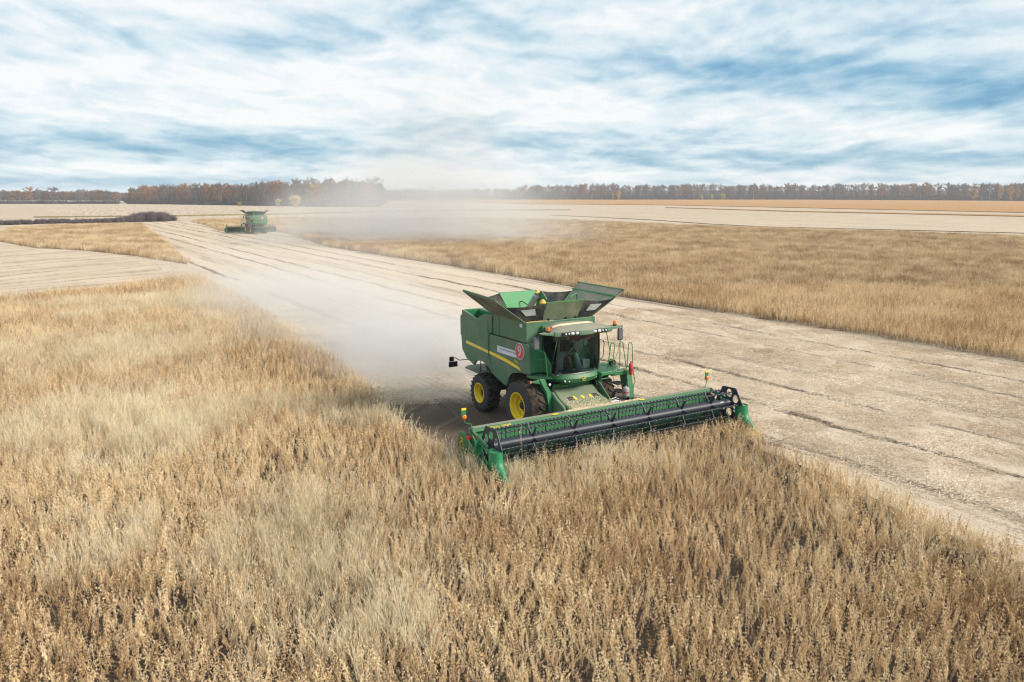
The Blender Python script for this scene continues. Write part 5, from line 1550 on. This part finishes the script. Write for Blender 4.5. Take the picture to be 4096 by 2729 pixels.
# middle wood
for k in range(80):
    row = k % 2
    f_ = (k // 2) / 39
    px = 134 + 243 * f_ + rnd.uniform(-2.5, 2.5)
    d = 690 - 150 * min(1, f_ * 1.25) + row * 13 + rnd.uniform(-4, 4)
    x, y = az_xy(px, d)
    r_ = rnd.random()
    if px > 300: kind = 'birch' if r_ < .35 else ('slim' if r_ < .7 else ('rust' if r_ < .78 else 'bare'))
    else: kind = 'rust' if r_ < .38 else ('birch' if r_ > .93 else 'bare')
    h = (13.6 + 3.6 * min(1, f_ * 1.3)) * rnd.uniform(.84, 1.10)
    if px < 148: h *= .75
    lab = {'rust': ('oak_tree', 'oak with rusty leaves in the wood behind the distant harvester', 'oaks in the wood'),
           'birch': ('birch_tree', 'white stemmed birch in the wood behind the distant harvester', 'birches in the wood')}.get(kind, ('bare_tree', 'leafless tree in the wood behind the distant harvester', 'bare trees in the wood'))
    tree(x, y, h, kind, lab[0], lab[1], lab[2], 1.15)
# long tree line at right
for k in range(160):
    row = k % 2; f_ = (k // 2) / 79
    px = 378 + 652 * f_ + rnd.uniform(-2.5, 2.5)
    d = (1090 if px < 800 else 1090 - 190 * (px - 800) / 230) - 10 + row * 16 + rnd.uniform(-4, 4)
    x, y = az_xy(px, d)
    r_ = rnd.random(); kind = 'bare' if r_ < .55 else ('slim' if r_ < .85 else ('rust' if r_ < .93 else 'birch'))
    h = (14.5 if px < 520 else 19.5) * rnd.uniform(.84, 1.1)
    lab = {'rust': ('oak_tree', 'oak with some rusty leaves in the long tree line at right', 'oaks in the long tree line'),
           'birch': ('birch_tree', 'white stemmed birch in the long tree line at right', 'birches in the long tree line')}.get(kind, ('bare_tree', 'leafless tree in the long tree line at right', 'bare trees in the long tree line'))
    tree(x, y, h, kind, lab[0], lab[1], lab[2], 1.1)
# trees that stand out by colour
def special(px, d, h, kind, name, label, grp=None, wide=1.0):
    x, y = az_xy(px, d); return tree(x, y, h, kind, name, label, grp, wide)
special(298.5, 520, 6.6, 'pale', 'willow_tree', 'round pale yellow bushy willow standing before the wood', None, 1.0)
special(281, 522, 4.8, 'lime', 'willow_tree', 'small dull yellow bush left of the round yellow willow', None, .8)
special(243, 560, 2.6, 'gold', 'hazel_bush', 'low wide orange bush at the foot of the wood', None, 3.2)
for px, h in ((321, 14.5), (326, 13), (316, 13.5)): special(px, 545, h, 'gold', 'birch_tree', 'tall birch with thin yellow leaves at the right part of the wood', 'yellow birches in the wood', 1.3)
special(617, 1060, 11.5, 'gold', 'birch_tree', 'bright orange birch, tallest of the yellow ones left of centre of the long tree line', None, 1.5)
special(611.5, 1062, 8.5, 'gold', 'birch_tree', 'small orange birch just left of the bright orange birch', None, 1.2)
special(720, 1060, 7.4, 'lime', 'willow_tree', 'largest of three yellow green bushes before the long tree line', None, 1.1)
special(709, 1062, 7.0, 'lime', 'willow_tree', 'middle of three yellow green bushes before the long tree line', None, .7)
special(699, 1062, 6.0, 'lime', 'willow_tree', 'leftmost and smallest of three yellow green bushes before the long tree line', None, .8)
special(919, 975, 21, 'rust', 'oak_tree', 'tallest rusty brown tree of the long tree line', None, .7)
special(967, 940, 16.5, 'gold', 'birch_tree', 'broad golden birch near the right end of the tree line', None, 1.7)
special(992, 925, 17, 'gold', 'birch_tree', 'slender orange birch right of the broad golden one', None, 1.1)
for px, h in ((1003, 16), (1010, 13), (1017, 14), (1023, 15)): special(px, 905 + px % 7, h, 'gold', 'birch_tree', 'yellow birch in the cluster at the right end of the tree line', 'yellow birches at the right end', 1.2)

# woodland mass behind the front rows, brush along its foot
def wood_proto(nm, meshes):
    tm, cm = meshes
    me = bpy.data.meshes.new(nm)
    bm = bmesh.new(); bm.from_mesh(tm)
    n0 = len(bm.faces); bm.from_mesh(cm); bm.faces.ensure_lookup_table()
    for i in range(n0, len(bm.faces)): bm.faces[i].material_index = 1
    bm.to_mesh(me); bm.free()
    me.materials.append(tm.materials[0]); me.materials.append(cm.materials[0])
    return bpy.data.objects.new(nm, me)
wp = [wood_proto('wood_tree_%02d' % i, m_) for i, m_ in enumerate(KINDS['bare'] + KINDS['slim'] + KINDS['rust'][:1])]
G_WOOD = scatter_group('scatter_wood', collection_of(wp, 'wood_kinds'))
def bush_mesh(rnd):
    mb = MB()
    for k in range(260):
        a = rnd.uniform(0, 6.28); r = math.sqrt(rnd.random()) * 1.5; x, y = r * math.cos(a), r * math.sin(a); top = 2.6 * math.sqrt(max(0.05, 1 - (r / 1.7) ** 2)) * rnd.uniform(.6, 1.1)
        e = Vector((x * 1.25 + rnd.gauss(0, .2), y * 1.25 + rnd.gauss(0, .2), top)); s0 = Vector((x * .5, y * .5, 0))
        w = Vector((math.cos(a + 1.6), math.sin(a + 1.6), 0)) * .035
        mb.add([s0 - w, s0 + w, e], [(0, 1, 2)])
        m_ = s0.lerp(e, rnd.uniform(.4, .8)); f2 = m_ + Vector((rnd.gauss(0, .35), rnd.gauss(0, .35), rnd.uniform(.1, .5))); mb.add([m_ - w, m_ + w, f2], [(0, 1, 2)])
    return proto('brush_%02d' % rnd.randrange(99), mb, [TW['brush']], [0] * len(mb.F))
G_BRUSH = scatter_group('scatter_brush', collection_of([bush_mesh(rnd) for _ in range(4)], 'brush_kinds'))
def rows(px0, px1, d0, d1, n, hs, hvar, np_):
    px = RS.uniform(px0, px1, n); t = (px - px0) / (px1 - px0)
    d = d0(px) + RS.uniform(0, 1, n) * d1
    x = (px - 512) / 809.4 * d
    s = hs(px) * RS.uniform(1 - hvar, 1 + hvar, n)
    return x, d, s
def thicket(px0, px1, d0, dd, n, sc_, label):
    x, y, s_ = rows(px0, px1, d0, dd, n, lambda p: sc_ + 0 * p, .35, 4)
    return put_wood('undergrowth', x, y, s_, label, G_BRUSH, 4, 1.6)
def put_wood(name, X, Y, S, label, g=None, np_=9, flat=1.0):
    n = len(X)
    return scatter(name, g or G_WOOD, X, Y, np.zeros(n), RS.randint(0, np_, n), np.stack([np.zeros(n), np.zeros(n), RS.uniform(0, 6.28, n)], 1), np.stack([S * flat, S * flat, S], 1), label, 'woodland' if g is None else 'undergrowth')
x, y, s = rows(136, 384, lambda p: 735 - 150 * np.clip((p - 134) / 200, 0, 1), 60, 380, lambda p: .74 + .14 * np.clip((p - 134) / 200, 0, 1), .1, 9)
put_wood('woodland', x, y, s, 'dense interior of the wood behind its front trees')
x, y, s = rows(350, 1040, lambda p: np.full(p.shape, 1500.0), 250, 1000, lambda p: .80 + 0 * p, .12, 9)
put_wood('woodland', x, y, s, 'low distant woodland seen between the trunks of the long tree line')
x, y, s = rows(110, 140, lambda p: np.full(p.shape, 900.0), 80, 160, lambda p: .48 + 0 * p, .12, 9)
put_wood('woodland', x, y, s, 'low distant wood in the gap between the left tree line and the wood')
x, y, s = rows(-8, 125, lambda p: np.full(p.shape, 1000.0), 120, 420, lambda p: .56 + 0 * p, .12, 9)
put_wood('woodland', x, y, s, 'low distant woodland seen behind the far left tree line')
x, y, s = rows(380, 1040, lambda p: 1080 - 190 * np.clip((p - 800) / 230, 0, 1), 14, 620, lambda p: 1.35 + 0 * p, .3, 4)
put_wood('undergrowth', x, y, s, 'dark twiggy undergrowth along the foot of the long tree line', G_BRUSH, 4, 2.0)
x, y, s = rows(134, 380, lambda p: 680 - 150 * np.clip((p - 134) / 195, 0, 1), 14, 320, lambda p: 1.2 + 0 * p, .35, 4)
put_wood('undergrowth', x, y, s, 'dark undergrowth along the foot of the wood', G_BRUSH, 4, 1.8)
x, y, s = rows(-8, 124, lambda p: np.full(p.shape, 682.0), 12, 200, lambda p: 1.0 + 0 * p, .3, 4)
put_wood('undergrowth', x, y, s, 'dark undergrowth along the foot of the far left tree line', G_BRUSH, 4, 1.8)
x, y, s = rows(378, 1040, lambda p: 1115 - 190 * np.clip((p - 800) / 230, 0, 1), 35, 330, lambda p: np.where(p < 520, .78, 1.05), .14, 9)
put_wood('woodland', x, y, s, 'further bare trees filling the long tree line at right')
x, y, s = rows(-8, 122, lambda p: np.full(p.shape, 712.0), 25, 60, lambda p: .58 + 0 * p, .14, 9)
put_wood('woodland', x, y, s, 'further bare trees filling the far left tree line')
thicket(378, 1040, lambda p: 1110 - 190 * np.clip((p - 800) / 230, 0, 1), 20, 900, 2.6, 'dark young growth standing behind the long tree line')
thicket(350, 1040, lambda p: np.full(p.shape, 1450.0), 60, 700, 4.6, 'low dark distant wood on the horizon behind the long tree line')
thicket(-8, 140, lambda p: np.full(p.shape, 980.0), 50, 260, 3.0, 'low dark distant wood on the horizon at far left')
thicket(134, 382, lambda p: 770 - 150 * np.clip((p - 134) / 200, 0, 1), 20, 420, 2.6, 'dark young growth inside the wood')
# bare scrub between the stubble fields at left
t = RS.rand(420); cx = -128.6 + 17 * t; cy = 243 + 22 * t
prof = 0.55 + 0.75 * np.exp(-((t - .80) / .22) ** 2) - .35 * np.clip(t - .95, 0, 1) * 20
o = put_wood('scrub', cx + RS.normal(0, 1.2, 420), cy + RS.normal(0, 2.5, 420), np.clip(prof, .3, 2) * RS.uniform(.8, 1.15, 420) * 0.95, 'hump of dark leafless scrub at left between stubble fields', G_BRUSH, 4)
t = RS.rand(220); cx = -150 + 17 * t; cy = 220 + 26 * t
o = put_wood('scrub', cx + RS.normal(0, 1.0, 220), cy + RS.normal(0, 2.0, 220), RS.uniform(.4, .7, 220), 'low strip of dark leafless scrub at the left edge', G_BRUSH, 4)

# ================================================================== DUST
def dust(name, loc, rad, rot, dens, nscale, seed, label, power=1.0, ani=0.2):
    bm = bmesh.new(); bmesh.ops.create_icosphere(bm, subdivisions=3, radius=1.0)
    me = bpy.data.meshes.new(name); bm.to_mesh(me); bm.free()
    o = bpy.data.objects.new(name, me); COL.objects.link(o)
    o.location = loc; o.scale = rad; o.rotation_euler = (0, 0, rot)
    m, n, out = new_mat(name + '_air')
    co = obj_co(n)
    r = n.v('LENGTH', co)
    f_ = n.m('SUBTRACT', 1.0, r, clamp=True)
    f_ = n.m('POWER', f_, power)
    q = n.v('ADD', n.v('MULTIPLY', co, tuple(k * nscale for k in rad)), (seed, seed * 2.0, 0))
    ns_ = n.noise(q, 1.0, 3, 0.6)
    d = n.m('MULTIPLY', n.m('MULTIPLY', f_, n.m('ADD', n.m('MULTIPLY', n.sstep(ns_, 0.35, 0.66), 0.85), 0.15)), dens)
    v = n.n.new('ShaderNodeVolumePrincipled')
    n.put(v.inputs['Color'], (0.985, 0.975, 0.96)); n.put(v.inputs['Density'], d); n.put(v.inputs['Anisotropy'], ani)
    n.l.new(v.outputs[0], out.inputs['Volume'])
    me.materials.append(m)
    tag(o, label, 'dust cloud', None, 'stuff')
    return o
p = in_combine(-14, 0.0, 0)
dust('dust_cloud', (p.x, p.y, 0.2), (10.5, 6.5, 3.0), HEAD, 0.85, 0.30, 5.3, 'dense white dust billowing out right behind the near harvester', 1.2)
p = in_combine(-31, 1.5, 0)
dust('dust_cloud', (p.x, p.y, 0.0), (31, 10.5, 3.6), HEAD, 0.42, 0.22, 1.3, 'white dust hanging low over the cut strip behind the near harvester', 1.3)
p = in_combine(-58, 9, 0)
dust('dust_cloud', (p.x, p.y, 0.5), (38, 18, 5.0), HEAD, 0.035, 0.10, 2.9, 'thin veil of dust spreading over the middle of the cut strip', 1.1)
dust('dust_cloud', (-17, 150, 3.0), (38, 26, 14.0), R(-12), 0.13, 0.07, 4.1, 'grey dust drifting right from the distant harvester across the crop', 1.2)
dust('dust_cloud', (-29, 170, 0.5), (24, 8, 4.6), R(-8), 0.27, 0.2, 7.7, 'thick dust billowing behind the distant harvester', 1.0)
dust('dust_cloud', (-14.5, 165, 10.0), (24, 14, 25.0), 0, 0.14, 0.06, 9.2, 'faint tall column of dust rising into the sky at centre', 1.4)

# ================================================================== HAZE
hz = MB().box((0, 2550, 13.5), (7200, 5500, 29))
HZ = hz.obj('haze', new_mat('haze_air')[0], None, 0, 0)
m, n, out = None, None, None
mh = HZ.data.materials[0]; n = NT(mh.node_tree); out = [q for q in n.n if q.type == 'OUTPUT_MATERIAL'][0]
vp = n.n.new('ShaderNodeVolumePrincipled'); n.put(vp.inputs['Color'], (0.80, 0.89, 0.98)); n.put(vp.inputs['Density'], 0.00022)
n.l.new(vp.outputs[0], out.inputs['Volume'])
tag(HZ, 'thin pale haze softening the far tree lines', 'haze', None, 'stuff')
